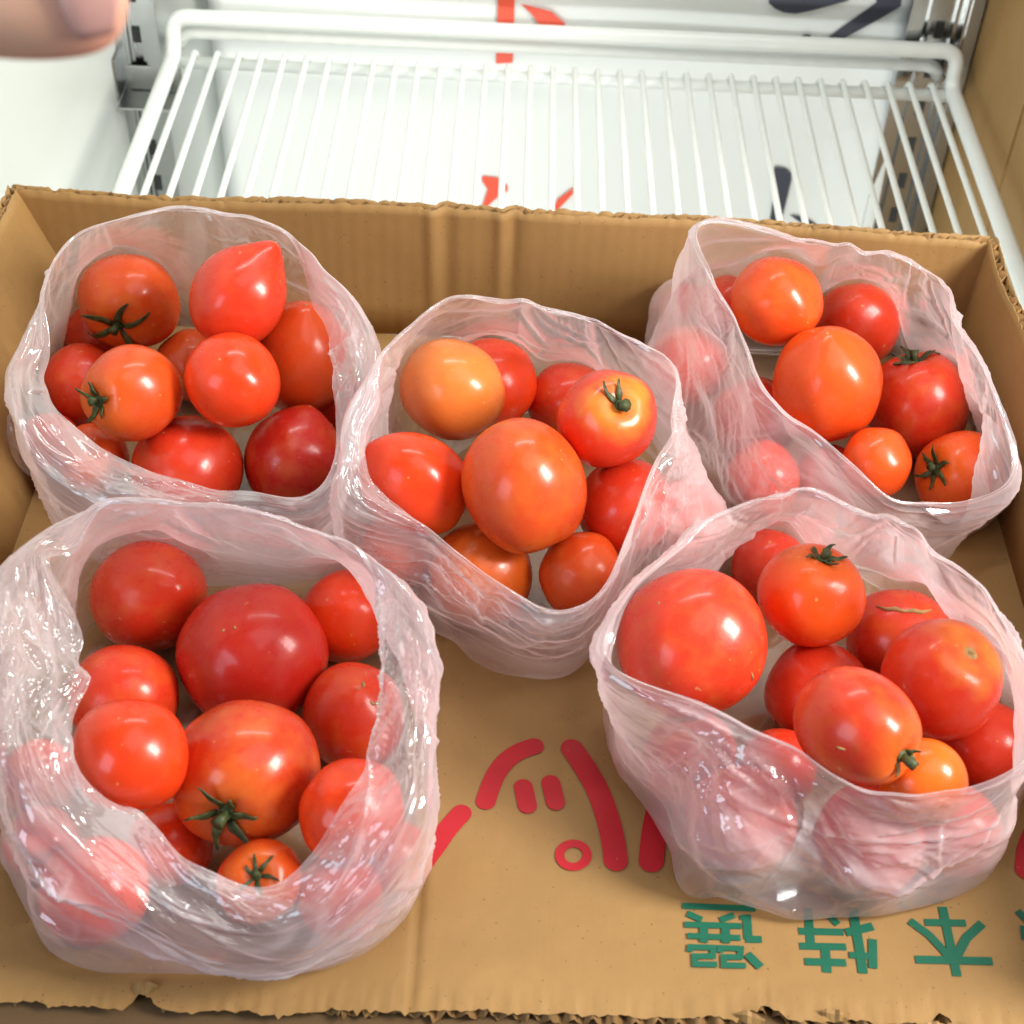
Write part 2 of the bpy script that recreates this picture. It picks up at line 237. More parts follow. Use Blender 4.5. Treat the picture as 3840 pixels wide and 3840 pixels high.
cy.max_bounces = 5; cy.transparent_max_bounces = 12; cy.diffuse_bounces = 3; cy.glossy_bounces = 2; cy.transmission_bounces = 6
cy.caustics_reflective = False; cy.caustics_refractive = False; cy.sample_clamp_indirect = 6.0
cy.use_denoising = True; cy.use_adaptive_sampling = True; cy.adaptive_threshold = .025

# ------------------------------------------------------------------ materials
class NT:
    def __init__(s, name):
        s.m = bpy.data.materials.new(name); s.m.use_nodes = True; s.t = s.m.node_tree
        for n in list(s.t.nodes): s.t.nodes.remove(n)
        s.out = s.t.nodes.new('ShaderNodeOutputMaterial')
    def n(s, typ, ins=None, **kw):
        nd = s.t.nodes.new(typ)
        for k, v in kw.items(): setattr(nd, k, v)
        for k, v in (ins or {}).items():
            if isinstance(v, bpy.types.NodeSocket): s.t.links.new(v, nd.inputs[k])
            else: nd.inputs[k].default_value = v
        return nd
    def math(s, op, a, b=None, clamp=False):
        d = {0: a}
        if b is not None: d[1] = b
        return s.n('ShaderNodeMath', d, operation=op, use_clamp=clamp).outputs[0]
    def mix(s, f, a, b, blend='MIX'):
        nd = s.t.nodes.new('ShaderNodeMix'); nd.data_type = 'RGBA'; nd.blend_type = blend
        for k, v in ((0, f), (6, a), (7, b)):
            if isinstance(v, bpy.types.NodeSocket): s.t.links.new(v, nd.inputs[k])
            else: nd.inputs[k].default_value = v
        return nd.outputs[2]
    def ramp(s, f, stops):
        nd = s.n('ShaderNodeValToRGB', {0: f}); e = nd.color_ramp.elements
        while len(e) < len(stops): e.new(.5)
        for i, (p, c) in enumerate(stops): e[i].position = p; e[i].color = c if len(c) == 4 else (*c, 1)
        return nd.outputs[0]
    def noise(s, co, scale, detail=3, rough=.5, dist=0):
        return s.n('ShaderNodeTexNoise', {'Vector': co, 'Scale': scale, 'Detail': detail, 'Roughness': rough, 'Distortion': dist}).outputs[0]
    def obj(s): return s.n('ShaderNodeTexCoord').outputs['Object']
    def bump(s, h, strength=.3, dist=.001, normal=None):
        d = {'Height': h, 'Strength': strength, 'Distance': dist}
        if normal is not None: d['Normal'] = normal
        return s.n('ShaderNodeBump', d).outputs[0]
    def bsdf(s, **ins):
        b = s.n('ShaderNodeBsdfPrincipled', {k.replace('_', ' '): v for k, v in ins.items()})
        s.t.links.new(b.outputs[0], s.out.inputs[0]); return b
def g4(c): return (*c, 1)

def mat_plain(name, col, rough=.5, metal=0, spec=.5, nscale=40, namt=.08, bump=.0):
    t = NT(name); co = t.obj(); n = t.noise(co, nscale, 4)
    c = t.mix(n, g4([v * (1 - namt) for v in col]), g4([min(1, v * (1 + namt)) for v in col]))
    d = dict(Base_Color=c, Roughness=rough, Metallic=metal)
    d['Specular_IOR_Level'] = spec
    if bump: d['Normal'] = t.bump(t.noise(co, nscale * 6, 3), bump, .0005)
    t.bsdf(**d); return t.m

def mat_card(name, col, axis=None, pitch=.0075, dark=1.0):
    """kraft liner: fibres, specks, blotches; faint washboard of the flutes along one axis"""
    t = NT(name); co = t.obj()
    big = t.noise(co, 9, 4, .6); fine = t.noise(co, 260, 2, .7); spk = t.noise(co, 620, 1, .5)
    st = t.n('ShaderNodeMapping', {'Vector': co, 'Scale': (900, 60, 60)}).outputs[0]
    fib = t.noise(st, 1, 2, .6)
    c = t.mix(t.ramp(big, [(.3, (0, 0, 0)), (.7, (1, 1, 1))]), g4([col[0] * .82, col[1] * .80, col[2] * .76]), g4([v * 1.10 for v in col]))
    c = t.mix(t.math('MULTIPLY', fine, .28), c, g4([v * .62 for v in col]))
    c = t.mix(t.math('MULTIPLY', fib, .18), c, g4([min(1, v * 1.25) for v in col]))
    stn = t.ramp(t.noise(co, 5.5, 5, .65, .6), [(.52, (0, 0, 0)), (.60, (1, 1, 1)), (.75, (.5, .5, .5))])
    c = t.mix(t.math('MULTIPLY', stn, .16), c, g4([col[0] * .5, col[1] * .46, col[2] * .42]))
    spm = t.ramp(spk, [(.0, (0, 0, 0)), (.735, (0, 0, 0)), (.76, (1, 1, 1))])
    c = t.mix(t.math('MULTIPLY', spm, .55), c, (.07, .04, .02, 1))
    h = t.math('MULTIPLY', fine, .12)
    if axis is not None:
        sep = t.n('ShaderNodeSeparateXYZ', {0: co}).outputs[axis]
        w = t.math('SINE', t.math('MULTIPLY', sep, 2 * math.pi / pitch))
        w = t.math('MULTIPLY', w, t.math('ADD', .25, t.noise(co, 14, 2)))
        h = t.math('ADD', h, t.math('MULTIPLY', w, .10))
        h = t.math('ADD', h, t.math('MULTIPLY', t.noise(co, 30, 3), 1.2))
    else:
        h = t.math('ADD', h, t.math('MULTIPLY', t.noise(co, 22, 3), 1.4))
    t.bsdf(Base_Color=c, Roughness=.62, Specular_IOR_Level=.3, Normal=t.bump(h, .55, .0011)); return t.m

def mat_ink(name, col):
    t = NT(name); co = t.obj(); n = t.noise(co, 300, 3, .7); n2 = t.noise(co, 40, 3)
    c = t.mix(n2, g4([v * .85 for v in col]), g4([min(1, v * 1.12) for v in col]))
    hole = t.ramp(n, [(0, (0, 0, 0)), (.69, (0, 0, 0)), (.74, (1, 1, 1))])
    c = t.mix(t.math('MULTIPLY', hole, .6), c, (.4, .24, .10, 1))
    t.bsdf(Base_Color=c, Roughness=.5, Specular_IOR_Level=.3); return t.m

SKIN = {'red': (.70, .043, .014), 'red2': (.76, .050, .018), 'deep': (.54, .020, .011), 'bright': (.84, .050, .008), 'bright2': (.88, .092, .012),
        'orangered': (.72, .080, .013), 'orange': (.76, .135, .016), 'orange2': (.88, .145, .012), 'paleorange': (.80, .21, .040),
        'redpatch': (.60, .050, .012), 'yellow': (.80, .36, .04)}
def mat_tomato():
    t = NT('tomato_skin'); co = t.obj()
    a1 = t.n('ShaderNodeAttribute', attribute_name='skin', attribute_type='OBJECT').outputs['Color']
    a2 = t.n('ShaderNodeAttribute', attribute_name='shoulder', attribute_type='OBJECT').outputs['Color']
    rad = t.n('ShaderNodeAttribute', attribute_name='mean_radius', attribute_type='OBJECT').outputs['Fac']
    mot = t.n('ShaderNodeAttribute', attribute_name='mottle', attribute_type='OBJECT').outputs['Fac']
    seed = t.n('ShaderNodeAttribute', attribute_name='seed', attribute_type='OBJECT').outputs['Fac']
    z = t.math('DIVIDE', t.n('ShaderNodeSeparateXYZ', {0: co}).outputs[2], rad)
    co2 = t.n('ShaderNodeVectorMath', {0: co, 1: t.n('ShaderNodeCombineXYZ', {0: seed, 1: seed, 2: seed}).outputs[0]}, operation='ADD').outputs[0]
    n = t.noise(co2, 45, 3, .55); n2 = t.noise(co2, 95, 4, .6); fine = t.noise(co2, 900, 2, .6)
    sh = t.math('ADD', z, t.math('MULTIPLY', t.math('SUBTRACT', n, .5), .8))
    shf = t.ramp(sh, [(0, (0, 0, 0)), (.6, (0, 0, 0)), (1.0, (1, 1, 1))])
    c = t.mix(t.math('MULTIPLY', shf, .8), a1, a2)
    pat = t.ramp(n2, [(0, (0, 0, 0)), (.46, (0, 0, 0)), (.72, (1, 1, 1))])
    c = t.mix(t.math('MULTIPLY', pat, mot), c, (.74, .22, .03, 1))
    drk = t.ramp(n, [(0, (1, 1, 1)), (.5, (0, 0, 0)), (1, (0, 0, 0))])
    c = t.mix(t.math('MULTIPLY', drk, .55), c, (.50, .022, .014, 1))
    spk = t.noise(co2, 330, 1, .4)
    spm = t.ramp(spk, [(0, (0, 0, 0)), (.765, (0, 0, 0)), (.785, (1, 1, 1))])
    c = t.mix(t.math('MULTIPLY', spm, .45), c, (.80, .42, .16, 1))
    blm = t.ramp(t.noise(co2, 140, 2, .5), [(0, (0, 0, 0)), (.70, (0, 0, 0)), (.735, (1, 1, 1))])
    c = t.mix(t.math('MULTIPLY', blm, .22), c, (.30, .05, .02, 1))
    h = t.math('ADD', t.math('MULTIPLY', fine, .035), t.math('MULTIPLY', n2, .35))
    rough = t.math('ADD', .20, t.math('MULTIPLY', n2, .16))
    t.bsdf(Base_Color=c, Roughness=rough, Specular_IOR_Level=.34, Coat_Weight=.22, Coat_Roughness=.11, Normal=t.bump(h, .35, .0012))
    return t.m

def mat_film():
    """thin milky polythene: clear sheet + white haze that thickens at grazing angles + glossy face, crinkled"""
    t = NT('polythene_film')
    lw = t.n('ShaderNodeLayerWeight', {'Blend': .5}).outputs['Facing']
    hz_ = t.n('ShaderNodeAttribute', attribute_name='haze', attribute_type='GEOMETRY').outputs['Fac']
    milk = t.math('ADD', hz_, t.math('MULTIPLY', t.math('POWER', lw, 1.5), .48), True)
    white = (.98, .905, .93, 1)
    dif = t.n('ShaderNodeBsdfDiffuse', {'Color': white}).outputs[0]
    trl = t.n('ShaderNodeBsdfTranslucent', {'Color': white}).outputs[0]
    hz = t.n('ShaderNodeMixShader', {0: .45, 1: dif, 2: trl}).outputs[0]
    trn = t.n('ShaderNodeBsdfTransparent', {'Color': (.985, .975, .98, 1)}).outputs[0]
    body = t.n('ShaderNodeMixShader', {0: milk, 1: trn, 2: hz}).outputs[0]
    gl = t.n('ShaderNodeBsdfGlossy', {'Color': (1, 1, 1, 1), 'Roughness': .075}).outputs[0]
    fr = t.math('MINIMUM', t.math('ADD', .095, t.math('MULTIPLY', t.math('POWER', lw, 4.0), .7)), .38)
    s = t.n('ShaderNodeMixShader', {0: fr, 1: body, 2: gl}).outputs[0]
    t.t.links.new(s, t.out.inputs[0]); return t.m

def mat_leaf():
    t = NT('calyx_green'); co = t.obj(); n = t.noise(co, 260, 4, .6)
    c = t.ramp(n, [(.3, (.022, .034, .010)), (.55, (.065, .085, .022)), (.8, (.17, .15, .055))])
    t.bsdf(Base_Color=c, Roughness=.55, Normal=t.bump(n, .5, .0006)); return t.m

def mat_skin():
    t = NT('finger_skin'); co = t.obj(); n = t.noise(co, 70, 4); f = t.noise(co, 900, 3)
    x = t.n('ShaderNodeSeparateXYZ', {0: co}).outputs[0]
    tip = t.ramp(t.math('ADD', t.math('MULTIPLY', x, 40), .5), [(.2, (0, 0, 0)), (.62, (1, 1, 1))])
    c = t.mix(n, (.72, .38, .24, 1), (.80, .48, .32, 1))
    c = t.mix(t.math('MULTIPLY', tip, .55), c, (.78, .34, .26, 1))
    t.bsdf(Base_Color=c, Roughness=.5, Subsurface_Weight=.3, Subsurface_Radius=(1, .35, .2), Subsurface_Scale=.003, Normal=t.bump(f, .25, .0004)); return t.m

M = dict(
    card=mat_card('kraft_cardboard', (.385, .226, .082)), card_x=mat_card('kraft_cardboard_back', (.385, .226, .082), 0), card_y=mat_card('kraft_cardboard_side', (.385, .226, .082), 1),
    card_shade=mat_card('shaded_cardboard', (.15, .085, .035)), card_core=mat_card('kraft_fluting', (.30, .165, .06)), red=mat_ink('red_ink', (.50, .012, .022)), green=mat_ink('green_ink', (.010, .125, .072)),
    tomato=mat_tomato(), film=mat_film(), leaf=mat_leaf(), scar=mat_plain('cork_scar', (.42, .26, .10), .8, nscale=400, namt=.4),
    white=mat_plain('white_coated_wire', (.80, .83, .80), .32, 0, .5, 60, .03), wall=mat_plain('white_cabinet_wall', (.66, .70, .66), .30, 0, .5, 5, .02),
    paper=mat_plain('white_poster_paper', (.84, .87, .85), .45, 0, .4, 6, .02), steel=mat_plain('brushed_steel', (.46, .47, .46), .24, 1, .5, 30, .12),
    dark=mat_plain('slot_shadow', (.04, .04, .04), .7), pred=mat_plain('poster_red', (.85, .10, .05), .5, nscale=20, namt=.05), pblack=mat_plain('poster_black', (.045, .048, .075), .5, nscale=20, namt=.1),
    skin=mat_skin(), nail=mat_plain('finger_nail', (.56, .30, .26), .35, 0, .5, 60, .08), grey=mat_plain('grey_floor', (.5, .52, .5), .5))

# ------------------------------------------------------------------ helpers
def mesh(name, verts, faces, mat, parent=None, smooth=False):
    me = bpy.data.meshes.new(name); me.from_pydata([tuple(v) for v in verts], [], faces); me.update()
    if mat: me.materials.append(M[mat])
    if smooth: me.shade_smooth()
    o = bpy.data.objects.new(name, me); COL.objects.link(o)
    if parent: o.parent = parent
    return o
def bmo(name, bm, mat, parent=None, smooth=False):
    bmesh.ops.recalc_face_normals(bm, faces=bm.faces)
    me = bpy.data.meshes.new(name); bm.to_mesh(me); bm.free(); me.materials.append(M[mat])
    if smooth: me.shade_smooth()
    o = bpy.data.objects.new(name, me); COL.objects.link(o)
    if parent: o.parent = parent
    return o
def empty(name, loc=(0, 0, 0), parent=None):
    o = bpy.data.objects.new(name, None); COL.objects.link(o); o.location = loc; o.empty_display_size = .02
    if parent: o.parent = parent
    return o
def tag(o, label, cat, group=None):
    o['label'] = label; o['category'] = cat
    if group: o['group'] = group
    return o
def box_bm(bm, lo, hi):
    v = [bm.verts.new((x, y, z)) for x in (lo[0], hi[0]) for y in (lo[1], hi[1]) for z in (lo[2], hi[2])]
    for f in ((0, 1, 3, 2), (4, 6, 7, 5), (0, 4, 5, 1), (2, 3, 7, 6), (0, 2, 6, 4), (1, 5, 7, 3)): bm.faces.new([v[i] for i in f])
def tube_data(path, rad, seg=10, caps=True):
    """swept tube through points with parallel-transported frame; rad float or list"""
    P = [Vector(p) for p in path]; n = len(P); V = []; Fc = []
    T = [(P[min(i + 1, n - 1)] - P[max(i - 1, 0)]).normalized() for i in range(n)]
    u = T[0].orthogonal().normalized()
    for i in range(n):
        u = (u - T[i] * u.dot(T[i])).normalized(); w = T[i].cross(u); r = rad[i] if isinstance(rad, (list, tuple)) else rad
        for k in range(seg):
            a = 2 * math.pi * k / seg; V.append(P[i] + (u * math.cos(a) + w * math.sin(a)) * r)
    for i in range(n - 1):
        for k in range(seg):
            k2 = (k + 1) % seg; Fc.append((i * seg + k, i * seg + k2, (i + 1) * seg + k2, (i + 1) * seg + k))
    if caps: Fc.append(tuple(range(seg))[::-1]); Fc.append(tuple((n - 1) * seg + k for k in range(seg)))
    return V, Fc
def tube(name, path, rad, mat, parent=None, seg=10):
    V, Fc = tube_data(path, rad, seg); return mesh(name, V, Fc, mat, parent, True)
def round_corner(pts, r, n=6):
    P = [Vector(p) for p in pts]; out = [P[0]]
    for i in range(1, len(P) - 1):
        a = (P[i - 1] - P[i]).normalized(); b = (P[i + 1] - P[i]).normalized()
        s, e = P[i] + a * r, P[i] + b * r
        for k in range(n + 1):
            f = k / n; out.append(s * (1 - f) ** 2 + P[i] * 2 * f * (1 - f) + e * f * f)
    out.append(P[-1]); return out

# ------------------------------------------------------------------ cabinet
YB, XL, ZB, ZT = .364, -.292, -.62, .75
def panel(name, lo, hi, mat):
    bm = bmesh.new(); box_bm(bm, lo, hi); o = bmo(name, bm, mat); o['kind'] = 'structure'; return o
panel('cabinet_back_wall', (XL - .02, YB, ZB), (.40, YB + .02, ZT), 'wall')
panel('cabinet_left_wall', (XL - .02, -.30, ZB), (XL, YB - .0005, ZT), 'wall')
panel('cabinet_floor', (XL - .02, -.30, ZB - .02), (.40, YB + .02, ZB - .0005), 'wall')

# white poster with brush lettering
YW = .352
poster = empty('poster', (0, YW, -.1))
tag(poster, 'white poster with red and black brush characters behind the wire shelf', 'poster')
def poster_sheet():
    V = []; Fc = []; nx, nz = 40, 24; x0, x1, z0, z1 = -.2285, .262, -.52, .30
    for i in range(nx + 1):
        for k in range(nz + 1):
            x = x0 + (x1 - x0) * i / nx; z = z0 + (z1 - z0) * k / nz
            f = max(0, (x - .215) / .047); low = max(0, min(1, (.02 - z) / .12))
            y = -.0 - .026 * f * f * low + .0012 * math.sin(x * 21 + z * 7)
            V.append((x, y + .0014, z + .1))
    for i in range(nx):
        for k in range(nz):
            a = i * (nz + 1) + k; Fc.append((a, a + nz + 1, a + nz + 2, a + 1))
    o = mesh('sheet', V, Fc, 'paper', poster, True); s = o.modifiers.new('t', 'SOLIDIFY'); s.thickness = .0006; return o
poster_sheet()
for colr, poly in POSTER_PRINT:
    bm = bmesh.new(); f = bm.faces.new([bm.verts.new((x, -.0012, z + .1)) for x, z in poly])
    bm.normal_update(); bmesh.ops.triangulate(bm, faces=bm.faces)
    bmo('brush_stroke', bm, 'pred' if colr == 'red' else 'pblack', poster)
tube('sheet_fold', [(-.1165, -.0004, .12), (-.1160, -.0004, .40)], .0007, 'grey', poster, 6)

# slotted shelf standards
def standard(x, w, label, zs, mirror):
    o = empty('shelf_standard', (x, .341, -.1)); tag(o, label, 'shelf post', 'slotted steel shelf posts')
    bm = bmesh.new()
    box_bm(bm, (-w / 2, 0, -.5), (w / 2, .0016, .8))
    for s in (-1, 1):
        box_bm(bm, (s * w / 2 - .0012, -.007, -.5), (s * w / 2 + .0012, .009, .8))
        box_bm(bm, (s * w / 2 - .004 + s * .0052, -.0086, -.5), (s * w / 2 + .004 + s * .0052, -.0071, .8))
    for c in (-.3, .3): box_bm(bm, (c * w - .0011, -.004, -.5), (c * w + .0011, -.0002, .8))
    bmo('channel', bm, 'steel', o)
    sb = bmesh.new(); box_bm(sb, (-.0028, -.0008, -.006), (.0028, -.0002, .006)); 
    s0 = bmo('slot', sb, 'dark', o); s0.location = (0, 0, zs[0])
    for z in zs[1:]:
        c = s0.copy(); COL.objects.link(c); c.location = (0, 0, z)
    return o
zs = [-.36 + .03 * k for k in range(18)]
standard(-.277, .014, 'narrow slotted steel post at the left rear corner of the cabinet', zs, 1)
standard(.2795, .030, 'wide slotted steel post beside the cardboard panel at right rear', zs, -1)

# wire shelf
shelf = empty('wire_shelf', (.022, .320, -.0088))
tag(shelf, 'white coated wire shelf with raised back rail behind the cardboard box', 'shelf')
SX0, SX1, SYB, SYF = -.2482 - .022, .2922 - .022, 0.0, -.66
RZ = -.0045
tube('frame_rail', round_corner([(SX0, SYF, RZ), (SX0, SYB, RZ), (SX0 + .001, SYB + .004, .022), (SX1 - .001, SYB + .004, .022), (SX1, SYB, RZ), (SX1, SYF, RZ)], .011), .0054, 'white', shelf, 14)
tube('cross_rail', [(SX0, SYB - .004, RZ - .003), (SX1, SYB - .004, RZ - .003)], .0042, 'white', shelf, 12)
tube('cross_rail', round_corner([(SX0, SYB + .014, RZ), (SX0 + .006, SYB + .014, .006), (SX1 - .012, SYB + .014, .006), (SX1 - .006, SYB + .014, RZ)], .008), .0048, 'white', shelf, 12)
for yy in (-.40, -.52, -.62): tube('cross_rail', [(SX0, yy, RZ - .003), (SX1, yy, RZ - .003)], .0036, 'white', shelf, 10)
tube('front_rail', [(SX0, SYF, RZ), (SX1, SYF, RZ)], .0042, 'white', shelf, 12)
wpath = round_corner([(0, SYF, 0), (0, SYB - .002, 0), (0, SYB + .003, -.008)], .004, 4)
V, Fc = tube_data(wpath, .0021, 10)
w0 = mesh('wire', V, Fc, 'white', shelf, True)
NW = 34; px = (SX1 - SX0) / (NW + 1)
for k in range(NW):
    w = w0 if k == 0 else w0.copy()
    if k: COL.objects.link(w)
    w.location = (SX0 + px * (k + 1), 0, 0)

# shelf clip on the left post
clip = empty('shelf_clip', (-.284, .312, -.034)); tag(clip, 'grey steel shelf clip hooked on the left post under the wire shelf', 'bracket')
bm = bmesh.new(); box_bm(bm, (-.006, -.006, -.016), (.036, .022, -.0145)); box_bm(bm, (-.006, .0205, -.0142), (.036, .022, .004)); bmesh.ops.bevel(bm, geom=bm.edges[:], offset=.0006, segments=1, affect='EDGES')
bmo('plate', bm, 'steel', clip)
bm = bmesh.new(); box_bm(bm, (-.012, .005, -.016), (-.0065, .022, .016)); bmesh.ops.bevel(bm, geom=bm.edges[:], offset=.001, segments=1, affect='EDGES')
bmo('hook', bm, 'steel', clip)
tube('stud', [(.022, .004, -.0144), (.022, .004, -.006)], .0035, 'steel', clip, 10)

# cardboard panel at the right
rp = empty('cardboard_sheet', (.306, .169, -.1)); tag(rp, 'plain brown cardboard panel standing right of the wire shelf', 'cardboard')
bm = bmesh.new(); box_bm(bm, (0, .045, -.5), (.005, .178, .75)); bmo('panel_board', bm, 'card_y', rp)
bm = bmesh.new(); box_bm(bm, (.0012, -.16, -.5), (.0062, .0435, .75)); bmo('panel_board', bm, 'card_y', rp)

# ------------------------------------------------------------------ cardboard box
W2, HB, YF, TH = .23, .0765, -.384, .0042
box = empty('cardboard_box', (0, -.19, 0)); tag(box, 'shallow brown corrugated cardboard tray holding the bags of tomatoes', 'box')
OY = .19
def rag(n, amp, rnd, keep=.75):
    """ragged cut edge: small steps with occasional tears"""
    out = []; v = 0
    for i in range(n):
        v = v * keep + rnd.uniform(-amp, amp) * .6
        out.append(v + (rnd.uniform(-2.2, .4) * amp if rnd.random() < .10 else 0))
    return out
def wall(name, p0, p1, inward, h, seed, matn, lean=0., bulge=None, hfun=None):
    """corrugated wall from p0 to p1: two liners with ragged tops and a sine core between, slightly proud"""
    rnd = random.Random(seed); P0, P1 = Vector(p0), Vector(p1); L = (P1 - P0).length; d = (P1 - P0) / L; q = Vector(inward)
    n = int(L / .0016); zt = rag(n + 1, .0008, rnd); zo = rag(n + 1, .0008, rnd)
    xl = (lambda s, r: -.027 * r * max(0, 1 - s / .2)) if name == 'back_wall' else (lambda s, r: 0)
    root = None
    for li, (off, tops) in enumerate(((0, zt), (-TH, zo))):
        V = []; Fc = []; rows = [0, .25, .5, .75, .93, 1.0]
        for i in range(n + 1):
            s = L * i / n; b = bulge(s) if bulge else 0
            hh = h + (hfun(s) if hfun else 0)
            for r in rows:
                z = r * hh + (tops[i] if r == 1 else 0)
                p = P0 + d * s + q * (off + b * (.35 + .65 * r) - lean * r * hh) + Vector((xl(s, r), 0, 0)); V.append((p.x, p.y, z))
        k = len(rows)
        for i in range(n):
            for r in range(k - 1): a = i * k + r; Fc.append((a, a + k, a + k + 1, a + 1))
        nm = name if li == 0 else 'outer_liner'
        o = mesh(nm, V, Fc, matn, box if li == 0 else root, True)
        o.location = (0, OY, 0) if li == 0 else (0, 0, 0)
        if li == 0: root = o
        md = o.modifiers.new('t', 'SOLIDIFY'); md.thickness = .0005; md.offset = 0
    V = []; Fc = []; n2 = int(L / .0011); tc = rag(n2 + 1, .0014, rnd)
    for i in range(n2 + 1):
        s = L * i / n2; b = bulge(s) if bulge else 0; hh = h + (hfun(s) if hfun else 0)
        w = -TH / 2 + math.sin(2 * math.pi * s / .0075) * (TH / 2 - .0005)
        for r in (0.6, 1.0):
            z = r * hh + (tc[i] - .0006 if r == 1 else 0)
            p = P0 + d * s + q * (w + b * (.35 + .65 * r) - lean * r * hh) + Vector((xl(s, r), 0, 0)); V.append((p.x, p.y, z))
    for i in range(n2): a = i * 2; Fc.append((a, a + 2, a + 3, a + 1))
    o = mesh('fluting', V, Fc, 'card_core', root, True); md = o.modifiers.new('t', 'SOLIDIFY'); md.thickness = .0004
    return root
def ridge(s):
    x = s - W2 - .004   # two pressed folds near the middle
    v = 0
    for c, a in ((-.048, .0022), (-.0145, .0026)):
        u = x - c
        v += a * math.exp(-(u / .0035) ** 2) - a * .9 * math.exp(-((u - .006) / .004) ** 2)
    return v + .0010 * math.sin(s * 31) + .0012 * math.sin(s * 12 + 1)
wall('back_wall', (-W2 - .004, 0, 0), (W2 + .003, 0, 0), (0, -1, 0), HB, 3, 'card_x', .03, ridge, lambda s: .0022 * math.sin(s * 9) + (.004 if s < .06 else 0) * (1 - s / .06))
wall('side_wall', (-W2, YF, 0), (-W2, .003, 0), (1, 0, 0), HB + .004, 5, 'card_y', .36, lambda s: .001 * math.sin(s * 20))
wall('side_wall', (W2, .004, 0), (W2, YF, 0), (-1, 0, 0), HB - .001, 8, 'card_y', .04, lambda s: .001 * math.sin(s * 17 + 2), lambda s: -.004 * math.exp(-((s - .035) / .02) ** 2))
# floor sheet with a few pressed creases and a ragged front edge
def floor_sheet():
    rnd = random.Random(11); nx, ny = 300, 60; V = []; Fc = []; tear = rag(nx + 1, .0011, rnd)
    for i in range(nx + 1):
        x = -W2 + 2 * W2 * i / nx
        fy = YF - .004 + tear[i] + .0018 * math.sin(x * 14) - .008 * (x < -.06) * max(0, min(1, (-.06 - x) / .01)) * .25
        for c, dd, ww in ((.0935, .006, .006), (.157, .005, .0035), (-.128, .007, .004)): fy += dd * math.exp(-((x - c) / ww) ** 2)
        for k in range(ny + 1):
            f = k / ny; f = f * f * .35 + f * .65 if k else 0
            y = fy + (0 - fy) * f
            z = 0.0
            for cx_ in (-.0335, -.205): z -= .0009 * math.exp(-((x - cx_) / .0016) ** 2) - .0002 * math.exp(-((x - cx_ - .004) / .003) ** 2)
            z += .0003 * math.sin(x * 40 + y * 9) * .5
            if f < .02: z -= .0012 * rnd.random()
            V.append((x, y + OY, z))
    for i in range(nx):
        for k in range(ny): a = i * (ny + 1) + k; Fc.append((a, a + ny + 1, a + ny + 2, a + 1))
    o = mesh('base_panel', V, Fc, 'card', box, True); return o, tear
base, tear = floor_sheet()
bm = bmesh.new(); box_bm(bm, (-W2 - .004, YF + OY - .0005, -.0062), (W2 + .004, OY + .004, -.0055)); bmo('lower_liner', bm, 'card', base)
def core_edge():
    rnd = random.Random(21); V = []; Fc = []; n = 420; t2 = rag(n + 1, .0016, rnd)
    for i in range(n + 1):
        x = -W2 + 2 * W2 * i / n; z = -.0031 + .0020 * math.sin(2 * math.pi * x / .0075)
        y = YF - .0045 + t2[i] + OY
        for dd, ww, c in ((.006, .006, .0935), (.005, .0035, .157), (.007, .004, -.128)): y += dd * math.exp(-((x - c) / ww) ** 2)
        V.append((x, y, z)); V.append((x, y + .05, z))
    for i in range(n): Fc.append((i * 2, i * 2 + 2, i * 2 + 3, i * 2 + 1))
    o = mesh('fluting', V, Fc, 'card_core', base, True); md = o.modifiers.new('t', 'SOLIDIFY'); md.thickness = .0005
core_edge()
# front wall hanging folded down below the cut edge
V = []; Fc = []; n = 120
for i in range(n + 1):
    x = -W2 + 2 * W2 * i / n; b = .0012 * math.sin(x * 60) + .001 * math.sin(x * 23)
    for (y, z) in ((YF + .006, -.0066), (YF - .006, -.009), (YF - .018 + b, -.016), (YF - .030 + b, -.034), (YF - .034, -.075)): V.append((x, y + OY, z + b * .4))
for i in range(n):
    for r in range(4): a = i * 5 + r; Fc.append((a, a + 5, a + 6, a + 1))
o = mesh('front_flap', V, Fc, 'card_shade', box, True); md = o.modifiers.new('t', 'SOLIDIFY'); md.thickness = .003  # dark brown paints the shade under the front edge into the flap's colour
# torn scraps of liner along the front edge
rnd = random.Random(5)
for cx_ in (-.128, .088, .118, .152, .163):
    V = []; Fc = []; nn = 7; L = rnd.uniform(.005, .011); a0 = rnd.uniform(-.5, .5); y0 = YF - .003 + rnd.uniform(-.003, .004)
    for i in range(nn):
        f = i / (nn - 1); w = .0018 * math.sin(math.pi * min(.97, f + .08)) + .0004
        px_, py_ = cx_ + (f - .5) * L * math.cos(a0), y0 + (f - .5) * L * math.sin(a0) * .6
        zz = .0006 + .0024 * math.sin(math.pi * f) * rnd.uniform(.3, 1)
        V += [(px_, py_ - w + OY, zz - .002), (px_, py_ + OY, zz), (px_, py_ + w * .8 + OY, zz + .0006)]
    for i in range(nn - 1):
        for r in range(2): a = i * 3 + r; Fc.append((a, a + 3, a + 4, a + 1))
    o = mesh('torn_liner', V, Fc, 'card', box, False); md = o.modifiers.new('t', 'SOLIDIFY'); md.thickness = .0005

